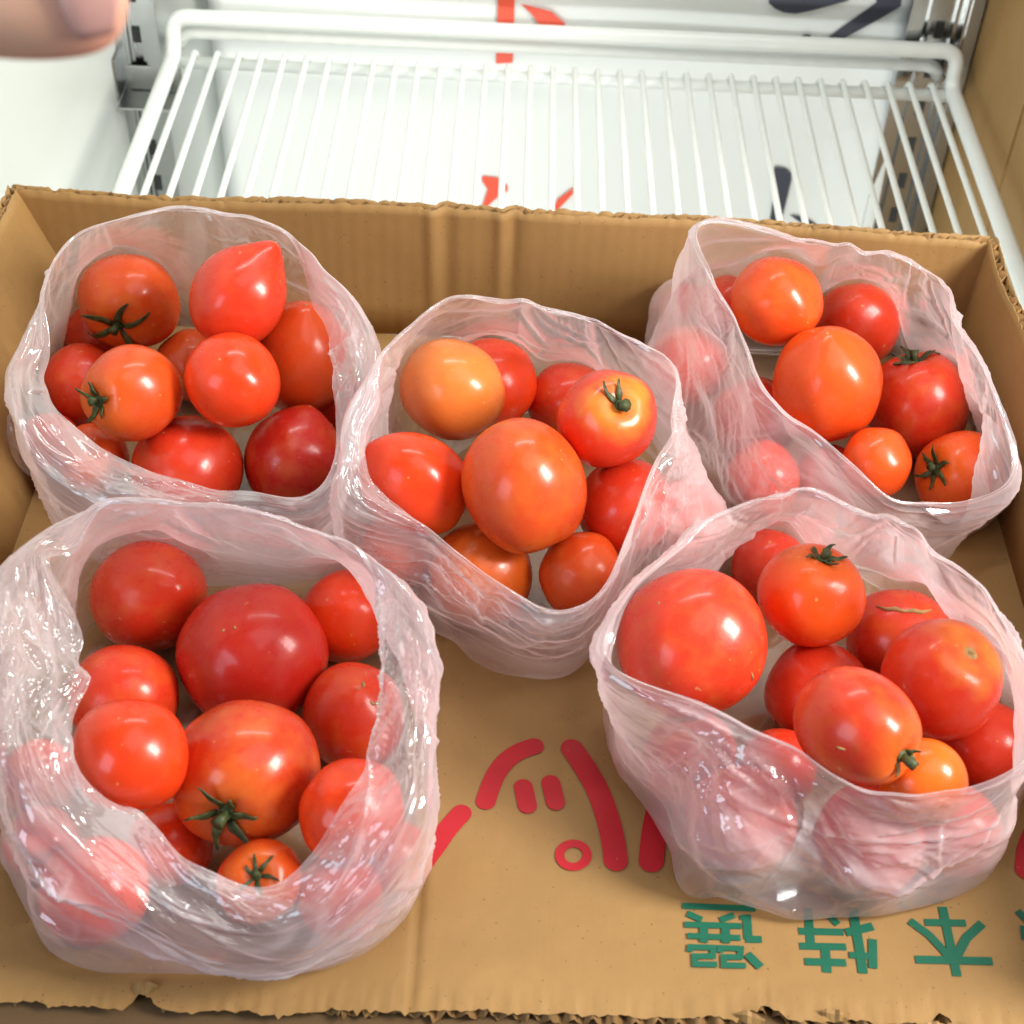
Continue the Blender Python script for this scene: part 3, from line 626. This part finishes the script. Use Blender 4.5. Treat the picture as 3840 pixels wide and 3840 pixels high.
# lettering printed on the base panel
def stroke_poly(pts, w, cap):
    P = [Vector(p) for p in pts]; n = len(P)
    closed = (P[0] - P[-1]).length < 1e-5
    if n > 2 and cap and not closed:   # smooth the brush path
        Q = []
        for i in range(n - 1):
            a, b, c, d = P[max(i - 1, 0)], P[i], P[i + 1], P[min(i + 2, n - 1)]
            for k in range(6):
                f = k / 6; Q.append(.5 * ((2 * b) + (c - a) * f + (2 * a - 5 * b + 4 * c - d) * f * f + (3 * b - a - 3 * c + d) * f ** 3))
        Q.append(P[-1]); P = Q; n = len(P)
    L = []; R = []
    for i in range(n):
        if closed: t0, t1 = P[i] - P[i - 1 if i else n - 2], P[(i + 1) if i < n - 1 else 1] - P[i]
        else: t0 = P[i] - P[i - 1] if i else P[1] - P[0]; t1 = P[i + 1] - P[i] if i < n - 1 else t0
        t0 = t0.normalized(); t1 = t1.normalized(); t = (t0 + t1).normalized(); nn = Vector((-t.y, t.x)); k = 1 / max(.5, nn.dot(Vector((-t0.y, t0.x))))
        L.append(P[i] + nn * w / 2 * k); R.append(P[i] - nn * w / 2 * k)
    quads = [(L[i], L[i + 1], R[i + 1], R[i]) for i in range(n - 1)]
    polys = [list(q) for q in quads]
    if cap and not closed:
        for c, d in ((P[0], (P[0] - P[1]).normalized()), (P[-1], (P[-1] - P[-2]).normalized())):
            nn = Vector((-d.y, d.x)); polys.append([c + nn * math.cos(a) * w / 2 + d * math.sin(a) * w / 2 for a in [math.pi * k / 12 for k in range(13)]])
    return polys
for cname, colr, sts in FLOOR_PRINT:
    bm = bmesh.new()
    for si, (pts, w, cap) in enumerate(sts):
        for poly in stroke_poly(pts, w, cap):
            try: bm.faces.new([bm.verts.new((p.x, p.y + OY, .0004 + si * .00003)) for p in poly])
            except ValueError: pass
    for f in bm.faces:
        f.normal_update()
        if f.normal.z < 0: f.normal_flip()
    me = bpy.data.meshes.new('printed_character'); bm.to_mesh(me); bm.free(); me.materials.append(M[colr])
    o = bpy.data.objects.new('printed_character', me); COL.objects.link(o); o.parent = base

# ------------------------------------------------------------------ tomatoes
def tomato_mesh(R, el, tip, seed):
    rs = np.random.RandomState(seed); nu, nv = 56, 36
    th = np.linspace(0, math.pi, nv + 1)[:, None]; ph = np.linspace(0, 2 * math.pi, nu, endpoint=False)[None]
    lob = rs.randint(4, 7)
    r = 1 - .15 * np.exp(-(th / .27) ** 2) + .03 * np.exp(-((th - .62) / .32) ** 2)
    r = r + rs.uniform(.010, .026) * np.cos(lob * ph + rs.uniform(0, 6)) * np.sin(th) ** 2 * (1.1 - th / math.pi * .6)
    r = r + rs.uniform(.012, .042) * np.cos(2 * ph + rs.uniform(0, 6)) * np.sin(th) ** 2 + rs.uniform(.01, .03) * np.cos(3 * ph + rs.uniform(0, 6)) * np.sin(th * 2) * np.sin(th)
    r = r + tip * np.exp(-((math.pi - th) / (.36 if tip > .2 else .34)) ** (1.7 if tip > .2 else 2)) * (1 + 0 * ph) + .02 * np.exp(-((math.pi - th) / .09) ** 2) * (tip > .03) - .012 * np.exp(-((math.pi - th) / .05) ** 2)
    a = R * el ** (-1 / 3); c = R * el ** (2 / 3)
    r = r / 1.005
    x = r * np.sin(th) * np.cos(ph) * a; y = r * np.sin(th) * np.sin(ph) * a; z = r * np.cos(th) * c * (1 + 0 * ph)
    V = np.stack([x, y, z], -1); verts = [tuple(V[0, 0])] + [tuple(v) for v in V[1:nv].reshape(-1, 3)] + [tuple(V[nv, 0])]
    Fc = []
    for k in range(nu): Fc.append((0, 1 + k, 1 + (k + 1) % nu))
    for i in range(nv - 2):
        for k in range(nu):
            k2 = (k + 1) % nu; b = 1 + i * nu; Fc.append((b + k, b + nu + k, b + nu + k2, b + k2))
    last = len(verts) - 1; b = 1 + (nv - 2) * nu
    for k in range(nu): Fc.append((b + k, last, b + (k + 1) % nu))
    return verts, Fc, (a, c)
def sepal_mesh(R, a, c, phi, length, width, curl, seed):
    """one sepal: narrow tapering strip hugging the shoulder then curling up"""
    rs = random.Random(seed); V = []; Fc = []; n = 9; bend = rs.uniform(-.35, .35)
    for i in range(n):
        f = i / (n - 1); th = .10 + length * f; p = phi + bend * f * f
        rr = 1 - .15 * math.exp(-(th / .27) ** 2) + .03 * math.exp(-((th - .62) / .32) ** 2)
        lift = .018 + curl * f * f + .02 * math.sin(f * 7 + seed)
        rr += lift
        w = width * (math.sin(math.pi * min(1, .18 + f * .84)) ** .8) * (1 - .55 * f) + .004
        C_ = Vector((rr * math.sin(th) * math.cos(p) * a, rr * math.sin(th) * math.sin(p) * a, rr * math.cos(th) * c))
        t = Vector((-math.sin(p), math.cos(p), 0)); up = C_.normalized()
        for s, l in ((-1, .012), (0, -.012), (1, .012)): V.append(C_ + t * s * w * R + up * l * R * (1 + math.sin(f * 9 + seed)))
    for i in range(n - 1):
        for r in range(2): b = i * 3 + r; Fc.append((b, b + 3, b + 4, b + 1))
    return V, Fc
bags = {}
for idx, (bag, cen, R, axis, el, tip, end, skin, shoulder, label) in enumerate(TOMATOES):
    verts, Fc, (a, c) = tomato_mesh(R, el, tip, 100 + idx)
    o = mesh('tomato', verts, Fc, 'tomato', None, True)
    q = Vector((0, 0, 1)).rotation_difference(Vector(axis)); o.rotation_mode = 'QUATERNION'
    o.rotation_quaternion = q @ Matrix.Rotation(idx * 1.3, 3, 'Z').to_quaternion(); o.location = cen
    tag(o, label, 'tomato', {'A': 'tomatoes in the back left bag', 'C': 'tomatoes in the centre bag', 'T': 'tomatoes in the back right bag', 'L': 'tomatoes in the front left bag', 'R': 'tomatoes in the front right bag'}[bag])
    o['skin'] = SKIN[skin]; o['shoulder'] = SKIN[shoulder]; o['mean_radius'] = R; o['seed'] = idx * 1.37
    o['mottle'] = .38 if skin == 'redpatch' else (.28 if idx % 3 == 0 else .10)
    bags.setdefault(bag, []).append((np.array(cen), R, np.array(axis), a, c))
    if end in 'sgd':
        rs = random.Random(idx); zc = c * .86
        V, F2 = tube_data([(0, 0, zc - .0005), (0, 0, zc + .0012)], [R * .15, R * .09], 9)
        cal = mesh('calyx', V, F2, 'leaf', o, True)
        ns = {'s': 5 + idx % 2, 'g': 2, 'd': 3}[end]
        for k in range(ns):
            phi = 2 * math.pi * k / ns + rs.uniform(-.25, .25) if end == 's' else rs.uniform(-.5, .5) + k * .9
            V, F2 = sepal_mesh(R, a, c, phi, rs.uniform(.24, .46) * (1.6 if idx == 0 else 1) if end != 'd' else rs.uniform(.15, .3), rs.uniform(.05, .09), rs.uniform(.0, .22), idx * 7 + k)
            s = mesh('sepal', V, F2, 'leaf', cal, True); md = s.modifiers.new('t', 'SOLIDIFY'); md.thickness = R * .018
        sl = R * (.22 if end != 'd' else .3); bx = rs.uniform(-.15, .15)
        V, F2 = tube_data([(0, 0, zc), (bx * sl, 0, zc + sl * .5), (bx * sl * 2.5, bx * sl, zc + sl)], [R * .085, R * .075, R * .10 if end != 'g' else R * .14], 8)
        mesh('stem', V, F2, 'leaf', cal, True)
    elif end == 'c':
        V, F2 = tube_data([(0, 0, c * .855), (0, 0, c * .875), (0, 0, c * .862)], [R * .17, R * .13, R * .05], 12)
        mesh('stem_scar', V, F2, 'scar', o, True)
    if end == 't':
        zt = -c * (1 + tip + (.02 if tip > .03 else 0) - .012) / 1.005
        V, F2 = tube_data([(0, 0, zt + .0006), (0, 0, zt - .0002)], [R * .035, R * .018], 7)
        mesh('blossom_scar', V, F2, 'scar', o, True)

# corky scars and scratches
for ti, w_, pts in SCARS:
    t_ = [o for o in bpy.data.objects if o.get('label') == TOMATOES[ti][9]][0]
    bpy.context.view_layer.update(); inv = t_.matrix_world.inverted()
    loc = []
    for p in pts:
        q = inv @ Vector(p); h = t_.closest_point_on_mesh(q); loc.append(h[1] + h[2] * w_ * .2)
    V, F2 = tube_data(loc, [w_ * .5] + [w_ * (1 + .3 * math.sin(k * 2.3)) for k in range(len(loc) - 2)] + [w_ * .4], 6); mesh('skin_scar', V, F2, 'scar', t_, True)

# ------------------------------------------------------------------ plastic bags: thin sheets relaxed over the tomatoes
def periodic(phi, pts, cen, out):
    """ring of (radius, z) sampled at angles out from control points"""
    a = np.arctan2(pts[:, 1] - cen[1], pts[:, 0] - cen[0]); r = np.hypot(pts[:, 0] - cen[0], pts[:, 1] - cen[1]); o = np.argsort(a)
    a, r, z = a[o], r[o], pts[o, 2]
    A = np.concatenate([a - 2 * np.pi, a, a + 2 * np.pi]); Rr = np.tile(r, 3); Z = np.tile(z, 3)
    def sm(v, k):
        for _ in range(k): v = .25 * np.roll(v, 1) + .5 * v + .25 * np.roll(v, -1)
        return v
    return sm(np.interp(out, A, Rr), 3), sm(np.interp(out, A, Z), 6)
NP, BAG_LABEL = 210, {
    'A': 'crumpled clear plastic bag of tomatoes in the back left corner of the box', 'C': 'clear plastic bag with shiny streaks in the centre of the box',
    'T': 'clear plastic bag of tomatoes in the back right corner of the box', 'L': 'clear plastic bag with wide milky rolled rim at front left',
    'R': 'big loose clear plastic bag of tomatoes at front right over the lettering'}
TAILS = {'L': [(-.0782, -.366, .03)], 'R': [(.0681, -.3399, .035), (.1054, -.3461, .045)], 'C': [(-.0026, -.2309, .06)]}
def make_bag(key, seed):
    rs = np.random.RandomState(seed); toms = bags[key]
    C3 = np.array([t[0] for t in toms]); RR = np.array([t[1] for t in toms])
    crest, lip = np.array(BAG_RIMS[key][0]), np.array(BAG_RIMS[key][1])
    cen = np.array([(C3[:, 0].min() + C3[:, 0].max()) / 2, (C3[:, 1].min() + C3[:, 1].max()) / 2]); cen = .5 * cen + .5 * crest[:, :2].mean(0)
    phi = np.linspace(-np.pi, np.pi, NP, endpoint=False)
    # belly: outline of the tomatoes
    d = np.stack([np.cos(phi), np.sin(phi)], -1); rel = C3[:, :2] - cen
    b = d @ rel.T; det = (RR + .003) ** 2 - ((rel ** 2).sum(1)[None] - b ** 2)
    sup = (b + RR - .0015).max(1)                      # support function of the tomatoes -> convex outline
    dc = np.cos(phi[:, None] - phi[None]); bel = np.where(dc > .05, sup[None] / np.maximum(dc, .05), 9).min(1); ext = bel.copy()
    for _ in range(12): bel = .25 * np.roll(bel, 1) + .5 * bel + .25 * np.roll(bel, -1)
    cr, cz = periodic(phi, crest, cen, phi); lr, lz = periodic(phi, lip, cen, phi)
    def kink(n, amp): return amp * (2 * np.interp(phi, np.sort(rs.uniform(-np.pi, np.pi, n)), rs.rand(n), period=2 * np.pi) - 1)
    dr, dz = kink(17, .0022) + kink(40, .0009), kink(15, .0020) + kink(44, .0009)
    cr, cz, lr, lz = cr + dr, cz + dz, lr + dr + kink(30, .002), lz + dz + kink(80, .0014)
    bel = np.maximum(bel, .80 * cr); bot = bel * .80
    for tx, ty, wd in TAILS.get(key, []):
        ta = math.atan2(ty - cen[1], tx - cen[0]); tr = math.hypot(tx - cen[0], ty - cen[1]); da = (phi - ta + np.pi) % (2 * np.pi) - np.pi
        bot = np.maximum(bot, tr * np.exp(-(da * tr / wd) ** 2 * .9))
    def ring(r, z): return np.stack([cen[0] + r * np.cos(phi), cen[1] + r * np.sin(phi), z + 0 * phi], -1)
    low = np.maximum(.55 * bot + .45 * bel, bel)
    rings = [ring(bot * .02, .001), ring(bot * .55, .001), ring(bot * .92, .0012), ring(np.maximum(bot, bel * .93), .006), ring(bel + .002, .026), ring(.55 * bel + .45 * np.maximum(cr, bel * .9), .40 * cz + .016),
             ring(.12 * bel + .88 * cr, .93 * cz), ring(cr, cz), ring(.86 * cr + .14 * lr, cz * .985 + lz * .015), ring(.5 * cr + .5 * lr, .55 * cz + .45 * lz + .002), ring(lr, lz)]
    seg = [6, 5, 3, 6, 8, 13, 3, 3, 8, 9]; X = []
    for i, n in enumerate(seg):
        p0, p1, p2, p3 = rings[max(i - 1, 0)], rings[i], rings[i + 1], rings[min(i + 2, len(rings) - 1)]
        for k in range(n):
            f = k / n; X.append(.5 * (2 * p1 + (p2 - p0) * f + (2 * p0 - 5 * p1 + 4 * p2 - p3) * f * f + (3 * p1 - p0 - 3 * p2 + p3) * f ** 3))
    X.append(rings[-1]); X = np.array(X); NS = X.shape[0]
    ic, il = sum(seg[:7]), NS - 1; ibel = sum(seg[:4])
    X[:, :, 2] = np.maximum(X[:, :, 2], .0008)
    tgt = X.copy()
    # rest lengths with slack, so the sheet has to buckle
    slack = 1.025 + .05 * np.interp(phi, np.linspace(-np.pi, np.pi, 24), rs.rand(24), period=2 * np.pi)[None]
    rw = np.clip((ic - 2 - np.arange(NS)) / 5, 0, 1)[:, None]; slack = 1 + (slack - 1) * rw
    Lp = np.linalg.norm(np.roll(X, -1, 1) - X, axis=2) * slack; Ls = np.linalg.norm(X[1:] - X[:-1], axis=2) * 1.02
    Lp[:ibel] /= slack[:ibel]; Lp = np.maximum(Lp, .00001)
    Ld1 = np.linalg.norm(np.roll(X, -1, 1)[1:] - X[:-1], axis=2) * 1.025; Ld2 = np.linalg.norm(X[1:] - np.roll(X, -1, 1)[:-1], axis=2) * 1.025
    Ls[ic:] /= 1.02; Lb = np.linalg.norm(np.roll(X, -6, 1) - X, axis=2) * .95; Lbs = np.linalg.norm(X[3:] - X[:-3], axis=2) * .80
    # seed wrinkles
    nz = np.zeros((NS, NP)); s_ = np.linspace(0, 1, NS)[:, None]
    for _ in range(26):
        k = rs.randint(4, 17); nz += rs.randn() * np.cos(k * phi[None] + rs.uniform(-9, 9) * s_ * 2 + rs.uniform(0, 6)) * np.exp(-((s_ - rs.uniform(.25, 1)) / .22) ** 2) / k ** .6
    outw = np.stack([np.cos(phi), np.sin(phi), 0 * phi], -1)[None]
    X[8:] += outw * nz[8:, :, None] * .0019; X[8:, :, 2] += .0010 * np.roll(nz, 5, 1)[8:]
    def sol(A, B, L, k=.5, minonly=False):
        dd = B - A; ln = np.sqrt((dd * dd).sum(-1)) + 1e-9; c = (ln - L) / ln
        if minonly: c = np.minimum(c, 0)
        return dd * (c * k)[..., None]
    ev = np.arange(0, NP, 2); od = np.arange(1, NP, 2)
    vel = np.zeros_like(X); Tm = []
    for cc, R, ax, a, c in toms: Tm.append((cc, ax / np.linalg.norm(ax), a * 1.03 + .0008, c * 1.03 + .0008))
    wpin = np.zeros(NS); wpin[:12] = .6; wpin[ic - 1:ic + 2] = .22; wpin[ic + 2:] = .13; wpin[il] = .2
    for it in range(70):
        prev = X.copy(); X = X + vel * .85; X[12:, :, 2] -= .00006
        for sw in range(4):
            for j in (ev, od):
                j2 = (j + 1) % NP; D = sol(X[:, j], X[:, j2], Lp[:, j]); X[:, j] += D; X[:, j2] -= D
            for st in (0, 1):
                i = np.arange(st, NS - 1, 2); D = sol(X[i], X[i + 1], Ls[i]); X[i] += D; X[i + 1] -= D
                for j in (ev, od):
                    j2 = (j + 1) % NP; I = np.ix_(i, j); J = np.ix_(i + 1, j2); D = sol(X[I], X[J], Ld1[I], .3); X[I] += D; X[J] -= D
                    I = np.ix_(i, j2); J = np.ix_(i + 1, j); D = sol(X[I], X[J], Ld2[np.ix_(i, j)], .3); X[I] += D; X[J] -= D
        D = sol(X, np.roll(X, -6, 1), Lb, .16, True); X += D; X -= np.roll(D, 6, 1)
        D = sol(X[:-3], X[3:], Lbs, .12, True); X[:-3] += D; X[3:] -= D
        X += (tgt - X) * wpin[:, None, None]
        for cc, ax, a, c in Tm:
            q = X[10:] - cc; al = q @ ax; pr = q - al[..., None] * ax; rad = np.sqrt((pr * pr).sum(-1)); s = np.sqrt((rad / a) ** 2 + (al / c) ** 2)
            f = np.where((s < 1) & (s > .3), 1 / np.maximum(s, .3) - 1, 0); X[10:] += q * f[..., None]
        X[:, :, 2] = np.maximum(X[:, :, 2], .0015); X[:, :, 0] = np.clip(X[:, :, 0], -W2 + .0015 - .33 * np.clip(X[:, :, 2], 0, .075), W2 - .0015 + .03 * np.clip(X[:, :, 2], 0, .075) + .012 * (X[:, :, 2] > .08)); X[:, :, 1] = np.minimum(X[:, :, 1], -.004)
        vel = X - prev; np.clip(vel, -.002, .002, out=vel)
    # finer sheet: cubic upsampling, then small sharp crinkles along the normal
    def up(A, k, axis, per):
        n = A.shape[axis]; t = np.arange(n * k if per else (n - 1) * k + 1) / k; i = np.minimum(t.astype(int), n - 1 if per else n - 2); f = t - i
        sh = [1] * A.ndim; sh[axis] = -1; f = f.reshape(sh)
        g = (lambda d: np.take(A, (i + d) % n, axis)) if per else (lambda d: np.take(A, np.clip(i + d, 0, n - 1), axis))
        p0, p1, p2, p3 = g(-1), g(0), g(1), g(2)
        return .5 * (2 * p1 + (p2 - p0) * f + (2 * p0 - 5 * p1 + 4 * p2 - p3) * f * f + (3 * p1 - p0 - 3 * p2 + p3) * f ** 3)
    for _ in range(7): X[8:] = .25 * np.roll(X, 1, 1)[8:] + .5 * X[8:] + .25 * np.roll(X, -1, 1)[8:]
    for _ in range(2): X[9:-1] = .25 * X[8:-2] + .5 * X[9:-1] + .25 * X[10:]
    for cc, ax, a, c in Tm:
        q = X[10:] - cc; al = q @ ax; pr = q - al[..., None] * ax; rad = np.sqrt((pr * pr).sum(-1)); s = np.sqrt((rad / a) ** 2 + (al / c) ** 2)
        f = np.where((s < 1) & (s > .3), 1 / np.maximum(s, .3) - 1, 0); X[10:] += q * f[..., None]
    X = up(up(X, 3, 0, False), 3, 1, True); NS, NQ = X.shape[:2]
    def vnoise(nr, nc):
        G = rs.rand(nr, nc); R_ = np.linspace(0, nr - 1.001, NS); C_ = np.arange(NQ) / NQ * nc
        i = R_.astype(int); fr = (R_ - i)[:, None]; j = C_.astype(int); fc = (C_ - j)[None]
        sm = lambda f: f * f * (3 - 2 * f)
        fr, fc = sm(fr), sm(fc); g = lambda a, b: G[np.ix_(np.minimum(i + a, nr - 1), (j + b) % nc)]
        return (g(0, 0) * (1 - fr) + g(1, 0) * fr) * (1 - fc) + (g(0, 1) * (1 - fr) + g(1, 1) * fr) * fc
    def warp(F, amp):   # slant the pattern round the bag so that creases run diagonally
        w = (vnoise(6, 10) - .5) * amp; jj = (np.arange(NQ)[None] + w * NQ).astype(int) % NQ
        return np.take_along_axis(F, jj, 1)
    def facet(nr, nc, slant, amp, pw=.05, pin=0.):   # crumpled sheet: random heights joined by flat triangles, domain slanted and bent
        G = rs.rand(nr + 1, nc); w = (vnoise(5, 9) - .5) * amp; w2 = (vnoise(6, 9) - .5) * amp * nr
        vv = np.clip(np.linspace(0, nr - .01, NS)[:, None] + w2, 0, nr - .01); uu = (np.arange(NQ)[None] / NQ + w + slant * np.linspace(0, 1, NS)[:, None]) * nc
        i = vv.astype(int); fv = vv - i; jf = np.floor(uu); fu = uu - jf; j = jf.astype(int) % nc; j1 = (j + 1) % nc
        a_, b_, c_, d_ = G[i, j], G[i, j1], G[i + 1, j], G[i + 1, j1]
        up_ = fu + fv < 1
        dist = np.minimum(np.minimum(np.minimum(fu, 1 - fu), np.minimum(fv, 1 - fv)), np.abs(fu + fv - 1) * .7)
        pinch = np.maximum(0, 1 - dist / pw) * pin * G[i, j]
        return pinch + np.where(up_, a_ + (b_ - a_) * fu + (c_ - a_) * fv, d_ + (c_ - d_) * (1 - fu) + (b_ - d_) * (1 - fv))
    gate = np.clip((vnoise(6, 11) - .44) * 3.6, .0, 1); g2 = np.clip((vnoise(8, 13) - .50) * 4.0, 0, 1)
    rimw = np.clip((np.arange(NS) / 3 - sum(seg[:5])) / 10, 0, 1)[:, None]
    pq = np.arange(NQ)[None] / NQ * 2 * np.pi - np.pi; spots = {'C': [(-.15, .55)], 'T': [(-.4, .4)]}.get(key, [])
    for a0, wd in spots: g2 = np.maximum(g2, np.exp(-((pq - a0) / wd) ** 2) * 1.1)
    H = .0034 * facet(8, 14, .55, .06, .04, .14) + .0030 * facet(13, 29, -.7, .08, .07, .26) * np.maximum(gate, .3) + .0024 * facet(5, 78, .25, .08, .14, .25) * g2 + .0022 * facet(28, 80, .8, .06, .15, .4) * g2 * np.maximum(gate, .3)
    # long straight pleats: one steep flank, one gentle, running mostly along the rim or slanting down from it
    LN = np.zeros((NS, NQ)); U = np.arange(NQ)[None] / NQ * .56; Vv = np.arange(NS)[:, None] / NS * .27; v0_, v1_ = (sum(seg[:4]) / (NS / 3)) * .27, .262
    for li_ in range(120):
        u0, v0 = rs.uniform(0, .56), rs.uniform(v0_, v1_); ang = rs.choice([rs.normal(0, .22), rs.normal(.55, .2), rs.normal(-.55, .2), rs.normal(1.45, .15)], p=[.45, .2, .2, .15])
        ln_ = rs.uniform(.012, .05); am = rs.uniform(.3, 1.0); cu = rs.normal(0, 3.0); wn = rs.uniform(.0009, .0016); ww = rs.uniform(.003, .009)
        du_ = (U - u0 + .28) % .56 - .28; dv_ = Vv - v0; al_ = du_ * math.cos(ang) + dv_ * math.sin(ang); pe = -du_ * math.sin(ang) + dv_ * math.cos(ang) - cu * al_ * al_
        win = np.clip(1 - (al_ / ln_) ** 2, 0, 1); pr_ = np.where(pe < 0, np.clip(1 + pe / wn, 0, 1), np.clip(1 - pe / ww, 0, 1))
        H += .0017 * am * win * pr_; LN = np.maximum(LN, win * am * np.where(pe < 0, np.clip(1 + pe / wn, 0, 1), np.clip(1 - pe / (wn * 2.2), 0, 1)))
    H -= np.percentile(H, 12)
    du = np.roll(X, -1, 1) - np.roll(X, 1, 1); dv = np.gradient(X, axis=0); N_ = np.cross(du, dv); N_ /= np.linalg.norm(N_, axis=2, keepdims=True) + 1e-12
    H = H * np.clip(np.linalg.norm(dv, axis=2) / .0005, .04, 1)
    k0 = np.clip((np.arange(NS) / 3 - 14) / 8, 0, 1)[:, None, None]
    X = X + N_ * H[..., None] * k0
    for cc, ax, a, c in Tm:
        a, c = a - .0004, c - .0004; q = X[30:] - cc; al = q @ ax; pr = q - al[..., None] * ax; rad = np.sqrt((pr * pr).sum(-1)); s = np.sqrt((rad / a) ** 2 + (al / c) ** 2)
        f = np.where((s < 1) & (s > .3), 1 / np.maximum(s, .3) - 1, 0); X[30:] += q * f[..., None]
    X[:, :, 2] = np.maximum(X[:, :, 2], .0015)
    Vt = X.reshape(-1, 3); org = np.array([cen[0], cen[1], 0])
    idx = np.arange(NS * NQ).reshape(NS, NQ); nx_ = np.roll(idx, -1, 1)
    quads = np.stack([idx[:-1], nx_[:-1], nx_[1:], idx[1:]], -1).reshape(-1, 4)
    me = bpy.data.meshes.new('plastic_bag'); nq = len(quads)
    me.vertices.add(len(Vt)); me.vertices.foreach_set('co', (Vt - org).reshape(-1).astype(np.float32))
    me.loops.add(nq * 4); me.loops.foreach_set('vertex_index', quads.reshape(-1).astype(np.int32))
    me.polygons.add(nq); me.polygons.foreach_set('loop_start', np.arange(0, nq * 4, 4, dtype=np.int32)); me.polygons.foreach_set('loop_total', np.full(nq, 4, dtype=np.int32))
    me.update(calc_edges=True); me.validate(); me.shade_smooth(); me.materials.append(M['film'])
    rowi = np.arange(NS)[:, None] / 3
    haze = .125 + .13 * np.clip((warp(vnoise(9, 40), .2) - .42) * 3, 0, 1) + .12 * np.clip((warp(vnoise(6, 16), .1) - .45) * 3, 0, 1) + .07 * facet(7, 44, .5, .1) + .08 * np.clip((rowi - ic + 5) / 5, 0, 1) + .20 * LN + {'R': .17, 'T': .11, 'C': .05, 'L': .11}.get(key, 0) * np.clip((rowi - ibel + 4) / 4, 0, 1) * np.clip((ic - rowi) / 4, 0, 1)
    haze = haze * np.clip((rowi - 10) / 14, .12, 1)
    at_ = me.attributes.new('haze', 'FLOAT', 'POINT'); at_.data.foreach_set('value', haze.reshape(-1).astype(np.float32))
    o = bpy.data.objects.new('plastic_bag', me); COL.objects.link(o); o.location = org
    tag(o, BAG_LABEL[key], 'plastic bag', 'open plastic bags of tomatoes in the box')
    return o
for k, key in enumerate('ATCLR'): make_bag(key, 31 + k)

# ------------------------------------------------------------------ the photographer's thumb (upper left), with hand out of frame
cr_, cu_, cb_ = Vector(CAM_RIGHT), Vector(CAM_UP), Vector(CAM_BACK)
hand = empty('hand', (0, 0, 0))
hm = Matrix((cr_, cu_, cb_)).transposed().to_4x4(); hm.translation = Vector((-.0991, -.3688, .3661)) + cr_ * .0018 - cu_ * .0004; hm = hm @ Matrix.Scale(1.12, 4); hand.matrix_world = hm
tag(hand, 'fingertip of a thumb with pink nail poking in at the upper left corner', 'hand')
J = [((.0095, 0, -.001), .0048), ((.0075, 0, 0), .0084), ((.003, 0, 0), .0108), ((-.005, 0, -.0005), .0117), ((-.014, .0002, -.001), .0114), ((-.024, .001, -.0012), .0108), ((-.033, .002, 0), .0112), ((-.046, .0, -.004), .0108), ((-.059, -.002, -.008), .0128),
     ((-.080, -.004, -.020), .018), ((-.112, .0, -.030), .023), ((-.165, .010, -.030), .024), ((-.21, .02, -.028), .027), ((-.28, .035, -.02), .033)]
verts = [j[0] for j in J]; rad = [j[1] for j in J]; edges = [(i, i + 1) for i in range(len(J) - 1)]
def chain(root, pts):
    p = root
    for co_, r in pts: verts.append(co_); rad.append(r); edges.append((p, len(verts) - 1)); p = len(verts) - 1
    return p
for k in range(4):   # palm rays and curled fingers, unequal lengths
    by = .022 + .017 * k; ln = (.9, 1.0, .95, .75)[k]
    chain(11, [((-.115, by, -.035), .0125), ((-.085, by + .002, -.038), .0100), ((-.060 - .004 * k, by + .002, -.050), .0092), ((-.055 - .004 * k, by + .001, -.050 - .022 * ln), .0085), ((-.070, by, -.056 - .030 * ln), .0078), ((-.082, by, -.052 - .030 * ln), .006)])
me = bpy.data.meshes.new('thumb'); me.from_pydata(verts, edges, []); me.update()
th = bpy.data.objects.new('thumb', me); COL.objects.link(th); th.parent = hand; me.materials.append(M['skin'])
sk = th.modifiers.new('skin', 'SKIN'); sk.use_smooth_shade = True
sv = me.skin_vertices[0].data
for i, r in enumerate(rad): sv[i].radius = (r, r * .92); sv[i].use_root = (i == 11)
ssf = th.modifiers.new('sub', 'SUBSURF'); ssf.levels = 2; ssf.render_levels = 3
# nail: curved plate on the camera-facing side
V = []; Fc = []; nu, nv = 14, 12
for i in range(nu + 1):
    for k in range(nv + 1):
        f = i / nu; g = -1 + 2 * k / nv
        ang = g * 1.02; xx = .0026 + .0078 * f - .0028 * (1 - f) * (1 - g * g) * 1.0 - (.0018 * g * g * f)
        rr = .01085 * (1 - .22 * max(0, (xx - .003) / .0075) ** 1.5)
        V.append((xx, rr * math.sin(ang), rr * math.cos(ang) - .0002 + .0003 * f))
for i in range(nu):
    for k in range(nv): a = i * (nv + 1) + k; Fc.append((a, a + nv + 1, a + nv + 2, a + 1))
o = mesh('nail', V, Fc, 'nail', th, True); md = o.modifiers.new('t', 'SOLIDIFY'); md.thickness = .0005
